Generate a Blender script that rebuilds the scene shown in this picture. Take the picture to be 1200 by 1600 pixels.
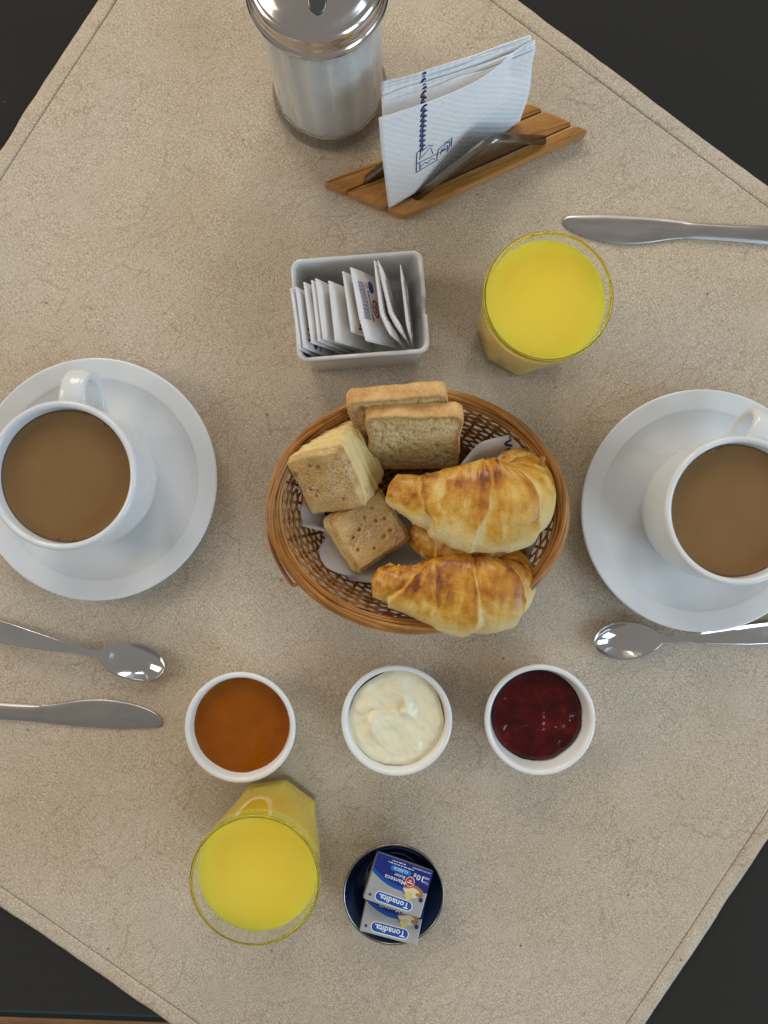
import bpy, bmesh, math, random
import numpy as np
from mathutils import Vector, Matrix, Euler

for o in list(bpy.data.objects):
    bpy.data.objects.remove(o, do_unlink=True)
SC = bpy.context.scene
COL = SC.collection
K = 0.001                      # everything below is written in millimetres
PI = math.pi
CAM_H = 546.0                  # camera height over the table
FPX = 1186.0                   # focal length in photo pixels (1200 x 1600 photo)

# ------------------------------------------------------------------ camera
cam = bpy.data.cameras.new('camera')
cam.sensor_fit = 'VERTICAL'; cam.sensor_height = 36.0; cam.sensor_width = 27.0
cam.lens = FPX / 1600 * 36.0
cam.clip_start = 0.01; cam.clip_end = 50
camo = bpy.data.objects.new('camera', cam); COL.objects.link(camo)
camo.location = (0, 0, CAM_H * K)
SC.camera = camo

# ------------------------------------------------------------------ world and lamps (a room lit by windows)
world = bpy.data.worlds.new('World'); SC.world = world; world.use_nodes = True
bg = world.node_tree.nodes['Background']
bg.inputs[0].default_value = (1.0, 0.965, 0.91, 1); bg.inputs[1].default_value = 0.30

def window_lamp(name, loc, target, sx, sy, power, color):
    l = bpy.data.lights.new(name, 'AREA'); l.shape = 'RECTANGLE'; l.size = sx; l.size_y = sy
    l.energy = power; l.color = color
    o = bpy.data.objects.new(name, l); COL.objects.link(o)
    o.location = loc
    o.rotation_euler = (Vector(target) - Vector(loc)).to_track_quat('-Z', 'Y').to_euler()
    return o
WARM = (1.0, 0.945, 0.86); COOL = (0.56, 0.78, 1.0); LATE = (1.0, 0.90, 0.74)
for k, (loc, sx, sy, p, c) in enumerate((
        ((-0.85, 2.40, 1.40), 0.90, 1.10, 23, WARM), ((0.55, 2.40, 1.40), 0.90, 1.10, 19, WARM),     # two tall panes beyond the table
        ((1.55, -1.15, 1.05), 0.70, 0.95, 16, COOL), ((1.95, -0.20, 1.05), 0.70, 0.95, 13, COOL),   # window to the right, blue sky
        ((-1.95, 0.35, 1.15), 0.85, 1.00, 15, LATE))):                                            # window on the left
    window_lamp('window_light', loc, (0, 0.05, 0), sx, sy, p, c)

vs = SC.view_settings
vs.view_transform = 'Standard'; vs.look = 'None'; vs.exposure = -0.10; vs.gamma = 1.0
vs.use_curve_mapping = False
cy = SC.cycles
cy.max_bounces = 9; cy.diffuse_bounces = 3; cy.glossy_bounces = 3; cy.transmission_bounces = 9; cy.use_adaptive_sampling = True; cy.adaptive_threshold = 0.015

# ================================================================== helpers
def W(x, y, z=0.0):
    """photo pixel seen at height z (mm) -> place on the table (mm)"""
    s = (CAM_H - z) / FPX
    return np.array([(x - 600) * s, (800 - y) * s, z])

def _hash(ix, iy, iz, seed):
    h = (ix * 374761393 + iy * 668265263 + iz * 2147483647 + seed * 144665) & 0xFFFFFFFF
    h = ((h ^ (h >> 13)) * 1274126177) & 0xFFFFFFFF
    h = h ^ (h >> 16)
    return (h & 0xFFFF) / 65535.0
def vnoise(p, seed=0):
    p = np.asarray(p, float)
    i = np.floor(p).astype(np.int64); f = p - i; f = f * f * (3 - 2 * f)
    r = 0
    for dx in (0, 1):
        for dy in (0, 1):
            for dz in (0, 1):
                w = (f[..., 0] if dx else 1 - f[..., 0]) * (f[..., 1] if dy else 1 - f[..., 1]) * (f[..., 2] if dz else 1 - f[..., 2])
                r = r + w * _hash(i[..., 0] + dx, i[..., 1] + dy, i[..., 2] + dz, seed)
    return r * 2 - 1
def fbm(p, seed=0, oct=3):
    p = np.asarray(p, float); a = 1.0; r = 0
    for k in range(oct):
        r = r + a * vnoise(p * (2 ** k) + 17.3 * k, seed + k); a *= 0.5
    return r
def sstep(a, b, x):
    t = np.clip((x - a) / (b - a), 0, 1); return t * t * (3 - 2 * t)

def mesh(name, V, F, mat, parent=None, smooth=True, attr=None, uv=None):
    me = bpy.data.meshes.new(name)
    V = np.asarray(V, float) * K
    me.from_pydata([tuple(v) for v in V], [], [tuple(int(i) for i in f) for f in F])
    if smooth: me.polygons.foreach_set('use_smooth', [True] * len(me.polygons))
    if attr is not None:
        for an, vals in attr.items():
            a = me.attributes.new(an, 'FLOAT', 'POINT')
            a.data.foreach_set('value', np.asarray(vals, np.float32))
    if uv is not None:
        ul = me.uv_layers.new(name='UVMap')
        uv = np.asarray(uv, float)
        idx = np.zeros(len(me.loops), np.int32); me.loops.foreach_get('vertex_index', idx)
        ul.data.foreach_set('uv', uv[idx].astype(np.float32).ravel())
    if mat is not None: me.materials.append(mat)
    me.update()
    o = bpy.data.objects.new(name, me); COL.objects.link(o)
    if parent is not None: o.parent = parent
    return o
def thing(name, label, cat, loc=(0, 0, 0), rot=(0, 0, 0), group=None):
    o = bpy.data.objects.new(name, None); COL.objects.link(o); o.empty_display_size = 0.01
    o.location = Vector([c * K for c in loc]); o.rotation_euler = rot
    return tag(o, label, cat, group)
def tag(o, label, cat, group=None):
    o['label'] = label; o['category'] = cat
    if group: o['group'] = group
    return o
def dup(o, parent):
    c = o.copy(); COL.objects.link(c); c.parent = parent
    return c

def grid_faces(n, m, wrap_u=False, wrap_v=False, off=0, flip=False):
    F = []
    for i in range(n if wrap_u else n - 1):
        for j in range(m if wrap_v else m - 1):
            a = i * m + j; b = ((i + 1) % n) * m + j
            c = ((i + 1) % n) * m + (j + 1) % m; d = i * m + (j + 1) % m
            F.append((a + off, d + off, c + off, b + off) if flip else (a + off, b + off, c + off, d + off))
    return F
def lathe(prof, n=96, rfun=None):
    """profile of (r, z) from the outside bottom round to the inside; poles where r = 0"""
    V = []; F = []; rings = []
    for (r, z) in prof:
        if r < 1e-6:
            rings.append([len(V)]); V.append((0, 0, z))
        else:
            ids = []
            for k in range(n):
                a = 2 * PI * k / n
                rr = rfun(r, z, a) if rfun else r
                ids.append(len(V)); V.append((rr * math.cos(a), rr * math.sin(a), z))
            rings.append(ids)
    for A, B in zip(rings[:-1], rings[1:]):
        if len(A) == 1 and len(B) == 1: continue
        for k in range(n):
            k2 = (k + 1) % n
            if len(A) == 1: F.append((A[0], B[k2], B[k]))
            elif len(B) == 1: F.append((A[k], A[k2], B[0]))
            else: F.append((A[k], A[k2], B[k2], B[k]))
    return V, F
def smooth_prof(pts, n=6):
    """Catmull-Rom through profile points"""
    P = [np.array(p, float) for p in pts]; out = []
    for i in range(len(P) - 1):
        p0 = P[max(i - 1, 0)]; p1 = P[i]; p2 = P[i + 1]; p3 = P[min(i + 2, len(P) - 1)]
        for k in range(n):
            t = k / n
            out.append(0.5 * ((2 * p1) + (-p0 + p2) * t + (2 * p0 - 5 * p1 + 4 * p2 - p3) * t * t + (-p0 + 3 * p1 - 3 * p2 + p3) * t ** 3))
    out.append(P[-1]); return np.array(out)
def tube(P, rad, sides=8, closed=False, flat=None, up=(0, 0, 1), V0=0):
    """sweep along points; rad scalar or list; flat=(across, along up) scales the section"""
    P = np.asarray(P, float); n = len(P)
    rad = np.full(n, rad) if np.isscalar(rad) else np.asarray(rad, float)
    if closed: T = np.roll(P, -1, 0) - np.roll(P, 1, 0)
    else: T = np.gradient(P, axis=0)
    T /= np.linalg.norm(T, axis=1)[:, None] + 1e-12
    upv = np.array(up, float); S = np.cross(T, upv)
    bad = np.linalg.norm(S, axis=1) < 1e-3
    S[bad] = np.cross(T[bad], np.array([1.0, 0.13, 0]))
    S /= np.linalg.norm(S, axis=1)[:, None]; U = np.cross(S, T)
    fa, fu = flat if flat else (1, 1)
    V = []
    for k in range(sides):
        a = 2 * PI * k / sides
        V.append(P + (S * math.cos(a) * fa + U * math.sin(a) * fu) * rad[:, None])
    V = np.stack(V, 1).reshape(-1, 3)
    F = grid_faces(n, sides, closed, True, V0)
    if not closed:
        F.append(tuple(V0 + k for k in range(sides))[::-1]); F.append(tuple(V0 + (n - 1) * sides + k for k in range(sides)))
    return V, F
def join(parts):
    V = []; F = []; off = 0
    for v, f in parts:
        V.append(np.asarray(v, float)); F += [tuple(i + off for i in q) for q in f]; off += len(v)
    return np.vstack(V), F
def prism(poly, z0, z1, bev=0.0):
    """polygon extruded from z0 to z1 with a chamfered top and bottom edge"""
    P = np.array(poly, float); n = len(P); c = P.mean(0)
    def inset(d):
        out = []
        for i in range(n):
            a = P[i - 1]; b = P[i]; d2 = P[(i + 1) % n]
            e1 = (b - a) / (np.linalg.norm(b - a) + 1e-9); e2 = (d2 - b) / (np.linalg.norm(d2 - b) + 1e-9)
            n1 = np.array([-e1[1], e1[0]]); n2 = np.array([-e2[1], e2[0]])
            m = n1 + n2; m = m / max(np.dot(m, n1), 0.3)
            out.append(b + m * d)
        return np.array(out)
    V = []; levels = []
    rows = [(z0, bev), (z0 + bev, 0), (z1 - bev, 0), (z1 - bev * .3, bev * .3), (z1, bev)] if bev > 0 else [(z0, 0), (z1, 0)]
    for z, d in rows:
        q = inset(d) if d > 0 else P
        V += [(x, y, z) for x, y in q]
    F = grid_faces(len(rows), n, False, True, 0, flip=True)
    F = [tuple(reversed(f)) for f in F][:]
    F = [tuple(f) for f in F]
    F.append(tuple(range(n))[::-1]); F.append(tuple((len(rows) - 1) * n + i for i in range(n)))
    # make outward facing
    return np.array(V), [tuple(f) for f in F]
def fix_normals(o):
    bm = bmesh.new(); bm.from_mesh(o.data); bmesh.ops.recalc_face_normals(bm, faces=bm.faces); bm.to_mesh(o.data); bm.free()
    return o
def rrect(w, h, r, n=6):
    pts = []
    for cx, cy, a0 in ((w/2 - r, h/2 - r, 0), (-w/2 + r, h/2 - r, 90), (-w/2 + r, -h/2 + r, 180), (w/2 - r, -h/2 + r, 270)):
        for k in range(n + 1):
            a = math.radians(a0 + 90 * k / n); pts.append((cx + r * math.cos(a), cy + r * math.sin(a)))
    return pts
def catmull(P, n):
    P = np.asarray(P, float); m = len(P) - 1
    t = np.linspace(0, m, n); out = []
    for x in t:
        i = min(int(x), m - 1); f = x - i
        p0 = P[max(i - 1, 0)]; p1 = P[i]; p2 = P[i + 1]; p3 = P[min(i + 2, m)]
        out.append(0.5 * ((2 * p1) + (-p0 + p2) * f + (2 * p0 - 5 * p1 + 4 * p2 - p3) * f * f + (-p0 + 3 * p1 - 3 * p2 + p3) * f ** 3))
    return np.array(out)

# ================================================================== materials
class NB:
    def __init__(s, name):
        s.m = bpy.data.materials.new(name); s.m.use_nodes = True
        s.nt = s.m.node_tree; s.b = s.nt.nodes['Principled BSDF']; s.L = s.nt.links
        s._tc = None
    def n(s, t, **kw):
        x = s.nt.nodes.new(t)
        for k, v in kw.items(): setattr(x, k, v)
        return x
    def link(s, a, b): s.L.new(a, b)
    def obj(s):
        if s._tc is None: s._tc = s.n('ShaderNodeTexCoord')
        return s._tc.outputs['Object']
    def mapping(s, vec, scale=(1, 1, 1), rot=(0, 0, 0)):
        m = s.n('ShaderNodeMapping'); m.inputs['Scale'].default_value = scale; m.inputs['Rotation'].default_value = rot
        s.link(vec, m.inputs['Vector']); return m.outputs[0]
    def noise(s, scale, detail=3, rough=0.5, vec=None, dist=0.0):
        x = s.n('ShaderNodeTexNoise'); x.inputs['Scale'].default_value = scale; x.inputs['Detail'].default_value = detail
        x.inputs['Roughness'].default_value = rough; x.inputs['Distortion'].default_value = dist
        s.link(vec if vec is not None else s.obj(), x.inputs['Vector']); return x.outputs[0]
    def noise_col(s, scale, detail=3, vec=None):
        x = s.n('ShaderNodeTexNoise'); x.inputs['Scale'].default_value = scale; x.inputs['Detail'].default_value = detail
        s.link(vec if vec is not None else s.obj(), x.inputs['Vector']); return x.outputs[1]
    def voro(s, scale, feature='F1', vec=None, rnd=1.0):
        x = s.n('ShaderNodeTexVoronoi', feature=feature); x.inputs['Scale'].default_value = scale
        x.inputs['Randomness'].default_value = rnd
        s.link(vec if vec is not None else s.obj(), x.inputs['Vector']); return x.outputs[0]
    def ramp(s, fac, stops, interp='LINEAR'):
        r = s.n('ShaderNodeValToRGB'); cr = r.color_ramp; cr.interpolation = interp
        while len(cr.elements) < len(stops): cr.elements.new(0.5)
        for e, (p, c) in zip(cr.elements, stops):
            e.position = p; e.color = (c[0], c[1], c[2], 1) if not np.isscalar(c) else (c, c, c, 1)
        s.link(fac, r.inputs[0]); return r.outputs[0]
    def math(s, op, a, b=None):
        m = s.n('ShaderNodeMath', operation=op)
        for i, v in enumerate((a, b)):
            if v is None: continue
            if np.isscalar(v): m.inputs[i].default_value = v
            else: s.link(v, m.inputs[i])
        return m.outputs[0]
    def mix(s, fac, a, b, mode='MIX'):
        m = s.n('ShaderNodeMix', data_type='RGBA', blend_type=mode)
        for sock, v in ((m.inputs['Factor'], fac), (m.inputs['A'], a), (m.inputs['B'], b)):
            pass
        f = [x for x in m.inputs if x.name == 'Factor' and x.type == 'VALUE'][0]
        A = [x for x in m.inputs if x.name == 'A' and x.type == 'RGBA'][0]
        B = [x for x in m.inputs if x.name == 'B' and x.type == 'RGBA'][0]
        for sock, v in ((f, fac), (A, a), (B, b)):
            if np.isscalar(v): sock.default_value = v
            elif isinstance(v, (tuple, list)): sock.default_value = (v[0], v[1], v[2], 1)
            else: s.link(v, sock)
        return [x for x in m.outputs if x.type == 'RGBA'][0]
    def vadd(s, a, b, scale):
        m = s.n('ShaderNodeVectorMath', operation='SCALE'); s.link(b, m.inputs[0]); m.inputs['Scale'].default_value = scale
        d = s.n('ShaderNodeVectorMath', operation='ADD'); s.link(a, d.inputs[0]); s.link(m.outputs[0], d.inputs[1]); return d.outputs[0]
    def attr(s, name):
        a = s.n('ShaderNodeAttribute'); a.attribute_name = name; return a.outputs['Fac']
    def bump(s, h, dist, strength=1.0, prev=None):
        b = s.n('ShaderNodeBump'); b.inputs['Distance'].default_value = dist; b.inputs['Strength'].default_value = strength
        s.link(h, b.inputs['Height'])
        if prev is not None: s.link(prev, b.inputs['Normal'])
        s.link(b.outputs[0], s.b.inputs['Normal']); return b.outputs[0]
    def set(s, **kw):
        names = dict(color='Base Color', rough='Roughness', metal='Metallic', spec='Specular IOR Level', coat='Coat Weight',
                     coatr='Coat Roughness', trans='Transmission Weight', ior='IOR', sss='Subsurface Weight', sssr='Subsurface Radius',
                     ssss='Subsurface Scale', sheen='Sheen Weight')
        for k, v in kw.items():
            i = s.b.inputs[names[k]]
            if isinstance(v, (int, float)): i.default_value = v
            elif isinstance(v, (tuple, list)): i.default_value = tuple(v) if i.type == 'VECTOR' else (v[0], v[1], v[2], 1)
            else: s.link(v, i)
        return s

MAT = {}
def leather():
    """two-tone leather, groove shade painted in: fine broken grain and long diagonal creases (all noise in the plane of the mat)"""
    b = NB('leather'); p = b.obj()
    def n2(scale, detail=1, vec=None, col=False):
        x = b.n('ShaderNodeTexNoise', noise_dimensions='2D'); x.inputs['Scale'].default_value = scale; x.inputs['Detail'].default_value = detail
        b.link(vec if vec is not None else p, x.inputs['Vector']); return x.outputs[1 if col else 0]
    def v2(scale, vec, feature='DISTANCE_TO_EDGE'):
        x = b.n('ShaderNodeTexVoronoi', voronoi_dimensions='2D', feature=feature); x.inputs['Scale'].default_value = scale
        b.link(vec, x.inputs['Vector']); return x.outputs[0]
    pw = b.vadd(p, n2(17, 1, None, True), 0.022); pf = b.vadd(pw, n2(420, 1, None, True), 0.0026)
    st = b.mapping(b.mapping(pf, (1, 1, 1), (0, 0, -0.7)), (1, 1.45, 1))
    area = n2(15, 1)
    cells = b.ramp(v2(430, st), [(0.0, 0.12), (0.09, 0.72), (0.22, 1.0)])
    wrk = b.math('ABSOLUTE', b.math('SUBTRACT', n2(330, 1, st), 0.5))
    wrk = b.ramp(wrk, [(0.0, 0.25), (0.03, 0.78), (0.08, 1.0)])
    e1 = b.math('MULTIPLY', cells, wrk)
    weak = b.ramp(n2(48, 1), [(0.38, 0.0), (0.72, 0.48)])
    e1 = b.math('MAXIMUM', e1, weak)
    mc = b.mapping(b.mapping(b.vadd(pw, n2(300, 1, None, True), 0.0030), (1, 1, 1), (0, 0, 0.85)), (1, 0.24, 1))
    crease = b.ramp(v2(95, mc), [(0.0, 0.38), (0.025, 0.85), (0.05, 1.0)])
    crease = b.math('MAXIMUM', crease, b.ramp(area, [(0.44, 1.0), (0.66, 0.35)]))
    h = b.math('MULTIPLY', e1, crease)
    tone = n2(6, 3)
    base = b.ramp(tone, [(0.30, (0.628, 0.505, 0.358)), (0.50, (0.675, 0.558, 0.420)), (0.70, (0.675, 0.572, 0.450))])
    dk = b.mix(1.0, base, (0.50, 0.445, 0.385), 'MULTIPLY')  # grain and crease lines: darker pigment plus groove shade put into the colour
    col = b.mix(h, dk, base)
    sm = b.ramp(v2(7, p, 'F1'), [(0.004, 1.0), (0.008, 0.0)])
    col = b.mix(b.math('MULTIPLY', sm, 0.75), col, (0.09, 0.065, 0.045))
    b.set(color=col, rough=b.ramp(area, [(0.3, 0.40), (0.7, 0.56)]), spec=0.45)
    b.bump(h, 0.00009, 0.7)
    return b.m
def simple(name, color, rough=0.5, **kw):
    b = NB(name); b.set(color=color, rough=rough, **kw); return b.m
def porcelain(name='porcelain', c=(0.75, 0.755, 0.755)):
    b = NB(name)
    n = b.noise(30, 3)
    b.set(color=b.ramp(n, [(0.35, tuple(x * 0.965 for x in c)), (0.65, c)]), rough=b.ramp(b.noise(90, 2), [(0.3, 0.05), (0.7, 0.10)]), spec=0.5)
    b.bump(b.noise(55, 2), 0.0006, 0.12)
    return b.m
def steel(name, c, r0, r1, streak=None):
    b = NB(name)
    vec = b.mapping(b.obj(), streak) if streak else None
    n = b.noise(220 if streak else 60, 4, 0.6, vec)
    b.set(color=b.ramp(b.noise(35, 3), [(0.3, tuple(x * 0.9 for x in c)), (0.7, c)]), metal=1.0, rough=b.ramp(n, [(0.3, r0), (0.7, r1)]))
    b.bump(n, 0.0001, 0.15)
    return b.m
def wood(name, c0, c1, c2, scale, rough, axis=(1, 9, 9), coat=0.3):
    b = NB(name)
    oi = b.n('ShaderNodeObjectInfo')
    p = b.obj()
    rv = b.n('ShaderNodeVectorMath', operation='SCALE'); b.link(oi.outputs['Location'], rv.inputs[0]); rv.inputs['Scale'].default_value = 3.1
    ad = b.n('ShaderNodeVectorMath', operation='ADD'); b.link(p, ad.inputs[0]); b.link(rv.outputs[0], ad.inputs[1])
    q = b.mapping(ad.outputs[0], axis)
    g = b.noise(scale, 5, 0.62, q, 0.9); f = b.noise(scale * 7, 3, 0.6, q)
    k = b.math('ADD', b.math('MULTIPLY', g, 0.75), b.math('MULTIPLY', f, 0.25))
    b.set(color=b.ramp(k, [(0.33, c0), (0.5, c1), (0.68, c2)]), rough=rough, coat=coat, coatr=0.25)
    b.bump(k, 0.0004, 0.3)
    return b.m
def wicker():
    b = NB('wicker'); oi = b.n('ShaderNodeObjectInfo')
    n = b.noise(60, 4, 0.6); n2 = b.noise(700, 2)
    k = b.math('ADD', b.math('MULTIPLY', n, 0.7), b.math('MULTIPLY', oi.outputs['Random'], 0.3))
    c = b.ramp(k, [(0.25, (0.21, 0.072, 0.010)), (0.5, (0.36, 0.142, 0.022)), (0.75, (0.52, 0.235, 0.050))])
    b.set(color=c, rough=0.38, coat=0.25, coatr=0.25); b.bump(n2, 0.0003, 0.3); return b.m
def glass(name, tint, ior=1.5):
    b = NB(name); b.set(color=tint, rough=0.0, trans=1.0, ior=ior); return b.m
def juice():
    b = NB('orange_juice')
    n = b.noise(22, 3)
    b.set(color=b.ramp(n, [(0.3, (0.85, 0.63, 0.045)), (0.7, (0.88, 0.69, 0.08))]), rough=0.12, spec=0.5,
          sss=0.85, sssr=(0.026, 0.017, 0.003), ssss=1.0)
    return b.m
def coffee():
    b = NB('milk_coffee')
    q = b.vadd(b.obj(), b.noise_col(30, 3), 0.02)
    n = b.noise(34, 4, 0.55, q, 1.6)
    c = b.ramp(n, [(0.35, (0.222, 0.118, 0.042)), (0.6, (0.232, 0.125, 0.046)), (0.78, (0.262, 0.148, 0.060))])
    b.set(color=c, rough=0.07, spec=0.45); b.bump(n, 0.0003, 0.05); return b.m
def cream():
    b = NB('cream_cheese')
    b.set(color=b.ramp(b.noise(60, 3), [(0.3, (0.86, 0.77, 0.52)), (0.7, (0.90, 0.83, 0.61))]), rough=0.28, sss=0.25, sssr=(0.004, 0.003, 0.0015), ssss=1.0, spec=0.5)
    b.bump(b.noise(180, 3), 0.0005, 0.25); return b.m
def apricot():
    b = NB('apricot_jam')
    q = b.vadd(b.obj(), b.noise_col(40, 3), 0.012)
    n = b.noise(75, 4, 0.6, q)
    b.set(color=b.ramp(n, [(0.3, (0.275, 0.066, 0.001)), (0.52, (0.295, 0.075, 0.0015)), (0.75, (0.32, 0.090, 0.003))]), rough=0.05, spec=0.28, sss=0.35, sssr=(0.006, 0.002, 0.0005), ssss=1.0)
    b.bump(b.noise(70, 2), 0.0008, 0.3); return b.m
def berry():
    b = NB('berry_jam')
    q = b.vadd(b.obj(), b.noise_col(60, 3), 0.012)
    n = b.noise(95, 4, 0.6, q)
    b.set(color=b.ramp(n, [(0.32, (0.034, 0.0016, 0.0016)), (0.55, (0.075, 0.0035, 0.003)), (0.78, (0.17, 0.009, 0.005))]), rough=0.06, spec=0.28, sss=0.2, sssr=(0.004, 0.0006, 0.0004), ssss=1.0)
    b.bump(b.noise(90, 2), 0.0006, 0.25); return b.m
def croissant_mat():
    b = NB('croissant_crust')
    k = b.attr('brown')
    n = b.noise(170, 4, 0.6); n2 = b.noise(45, 3)
    kk = b.math('ADD', k, b.math('MULTIPLY', b.math('SUBTRACT', n, 0.5), 0.30))
    kk = b.math('ADD', kk, b.math('MULTIPLY', b.math('SUBTRACT', n2, 0.5), 0.30))
    c = b.ramp(kk, [(0.0, (0.80, 0.61, 0.29)), (0.20, (0.77, 0.53, 0.18)), (0.40, (0.70, 0.39, 0.065)), (0.62, (0.58, 0.25, 0.020)), (0.84, (0.40, 0.125, 0.008)), (1.0, (0.18, 0.045, 0.005))])
    b.set(color=c, spec=0.35, rough=b.ramp(kk, [(0.1, 0.48), (0.6, 0.30)]), coat=b.ramp(kk, [(0.15, 0.03), (0.7, 0.4)]), coatr=0.18)
    b.bump(b.math('ADD', b.noise(430, 4, 0.7), b.math('MULTIPLY', b.noise(130, 3, 0.6), 1.4)), 0.0014, 0.6); return b.m
def pastry_top():
    b = NB('pastry_top')
    k = b.attr('brown')
    q = b.vadd(b.obj(), b.noise_col(260, 2), 0.003)
    v = b.voro(420, 'DISTANCE_TO_EDGE', q); n = b.noise(60, 4, 0.6)
    sug = b.ramp(v, [(0.03, 1.0), (0.15, 0.0)])
    c = b.ramp(b.math('ADD', k, b.math('MULTIPLY', b.math('SUBTRACT', n, 0.5), 0.7)), [(0.15, (0.72, 0.48, 0.17)), (0.5, (0.57, 0.31, 0.075)), (0.9, (0.38, 0.155, 0.025))])
    c = b.mix(b.math('MULTIPLY', sug, b.math('MULTIPLY', b.attr('sugar'), 0.75)), c, (0.80, 0.67, 0.45))
    b.set(color=c, rough=0.5); b.bump(b.math('ADD', b.noise(420, 4, 0.65), b.math('MULTIPLY', sug, 0.5)), 0.0008, 0.5); return b.m
def pastry_layer():
    b = NB('pastry_layer')
    k = b.attr('brown'); n = b.noise(110, 4, 0.6)
    c = b.ramp(b.math('ADD', k, b.math('MULTIPLY', b.math('SUBTRACT', n, 0.5), 0.8)), [(0.1, (0.86, 0.68, 0.31)), (0.5, (0.78, 0.52, 0.15)), (0.95, (0.55, 0.28, 0.055))])
    b.set(color=c, rough=0.5); b.bump(b.noise(400, 3, 0.6), 0.0006, 0.4); return b.m
def crust_mat():
    b = NB('toast_crust'); n = b.noise(75, 5, 0.65); f = b.noise(600, 3, 0.7)
    c = b.ramp(b.math('ADD', b.math('MULTIPLY', n, 0.7), b.math('MULTIPLY', f, 0.3)), [(0.34, (0.50, 0.25, 0.070)), (0.52, (0.68, 0.40, 0.145)), (0.7, (0.78, 0.52, 0.23))])
    b.set(color=c, rough=0.62); b.bump(f, 0.0007, 0.5); return b.m
def crumb_mat():
    b = NB('toast_crumb'); q = b.vadd(b.obj(), b.noise_col(90, 2), 0.006)
    st = b.mapping(q, (1.6, 1, 1))
    v = b.voro(330, 'F1', st); v2 = b.voro(950, 'F1', q)
    pores = b.math('MULTIPLY', b.ramp(v, [(0.15, 0.0), (0.5, 1.0)]), b.ramp(v2, [(0.1, 0.35), (0.5, 1.0)]))
    n = b.noise(50, 4)
    c = b.ramp(n, [(0.3, (0.70, 0.50, 0.22)), (0.7, (0.83, 0.65, 0.34))])
    c = b.mix(b.math('MULTIPLY', b.attr('edge'), 0.8), c, (0.52, 0.29, 0.10))
    c = b.mix(pores, b.mix(1.0, c, (0.80, 0.73, 0.60), 'MULTIPLY'), c)
    b.set(color=c, rough=0.75); b.bump(pores, 0.0009, 0.6); return b.m
def paper_napkin():
    b = NB('napkin_paper')
    uvn = b.n('ShaderNodeUVMap'); sep = b.n('ShaderNodeSeparateXYZ'); b.link(uvn.outputs[0], sep.inputs[0])
    def wave(o, f): return b.math('SINE', b.math('MULTIPLY', o, f))
    g = b.math('MULTIPLY', wave(sep.outputs[0], 2 * PI / 6.0), wave(sep.outputs[1], 2 * PI / 6.0))
    g = b.math('ADD', b.math('MULTIPLY', g, 0.5), 0.5)
    n = b.noise(500, 3)
    h = b.math('ADD', g, b.math('MULTIPLY', n, 0.4))
    b.set(color=b.ramp(b.noise(40, 3), [(0.3, (0.90, 0.915, 0.935)), (0.7, (0.93, 0.94, 0.95))]), rough=0.85, spec=0.15)
    b.bump(h, 0.0009, 0.36); return b.m
def tissue():
    b = NB('shaded_thin_tissue'); b.set(color=b.ramp(b.noise(60, 3), [(0.3, (0.70, 0.655, 0.64)), (0.7, (0.78, 0.735, 0.72))]), rough=0.85, spec=0.1)  # white paper toned down: the shade inside the basket is in the colour
    b.bump(b.noise(260, 3), 0.0007, 0.4); return b.m
def plain_paper():
    b = NB('sachet_paper'); n = b.noise(90, 3)
    b.set(color=b.ramp(n, [(0.3, (0.84, 0.81, 0.79)), (0.7, (0.89, 0.87, 0.85))]), rough=0.5, spec=0.4)
    b.bump(b.noise(160, 3), 0.0006, 0.3); return b.m
def black_glass():
    b = NB('black_glass_top'); 
    v = b.voro(38, 'F1'); dust = b.ramp(v, [(0.012, 1.0), (0.03, 0.0)])
    st = b.noise(90, 3, 0.6, b.mapping(b.obj(), (0.12, 1, 1)))
    c = b.mix(b.math('MULTIPLY', dust, 0.35), (0.021, 0.020, 0.0185), (0.25, 0.24, 0.22))
    b.set(color=c, rough=b.ramp(st, [(0.3, 0.06), (0.75, 0.12)]), spec=0.5); return b.m
def enamel():
    b = NB('sky_tinted_enamel'); n = b.noise(40, 3)  # blue of the reflected sky is mixed into the dark enamel colour
    b.set(color=b.ramp(n, [(0.3, (0.006, 0.010, 0.032)), (0.7, (0.010, 0.028, 0.095))]), rough=0.07, spec=0.7, coat=0.5, coatr=0.02); return b.m
def sugar_mat():
    b = NB('white_sugar'); b.set(color=b.ramp(b.noise(45, 4), [(0.3, (0.86, 0.855, 0.83)), (0.7, (0.93, 0.925, 0.90))]), rough=0.7)
    b.bump(b.noise(900, 3, 0.7), 0.0008, 0.6); return b.m
def foil():
    b = NB('butter_wrapper'); n = b.noise(60, 3)
    b.set(color=b.ramp(n, [(0.3, (0.40, 0.385, 0.37)), (0.7, (0.46, 0.445, 0.43))]), rough=0.38, spec=0.5, metal=0.15)
    b.bump(b.noise(120, 2), 0.0005, 0.2); return b.m
def ink(name, c, rough=0.4): return simple(name, c, rough)

MAT['leather'] = leather(); MAT['porcelain'] = porcelain()
MAT['ramekin'] = porcelain('ramekin_glaze', (0.82, 0.81, 0.79))
MAT['packet_box'] = porcelain('packet_box_glaze', (0.74, 0.74, 0.715))
MAT['cutlery'] = steel('polished_steel', (0.66, 0.64, 0.62), 0.07, 0.14)
MAT['knife'] = steel('satin_steel', (0.50, 0.465, 0.44), 0.26, 0.38, (0.12, 1, 1))
MAT['lid'] = steel('chrome_lid', (0.68, 0.62, 0.585), 0.12, 0.2)  # warm tint paints a hand's pinkish reflection into the chrome
MAT['lid_flap'] = steel('dark_steel', (0.20, 0.195, 0.19), 0.25, 0.35)
MAT['bracket'] = steel('brushed_steel', (0.30, 0.275, 0.245), 0.2, 0.32, (1, 0.15, 1))
MAT['holder_wood'] = wood('varnished_wood', (0.30, 0.115, 0.020), (0.43, 0.185, 0.036), (0.55, 0.265, 0.066), 26, 0.26, (1.0, 7, 7), 0.4)
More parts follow.
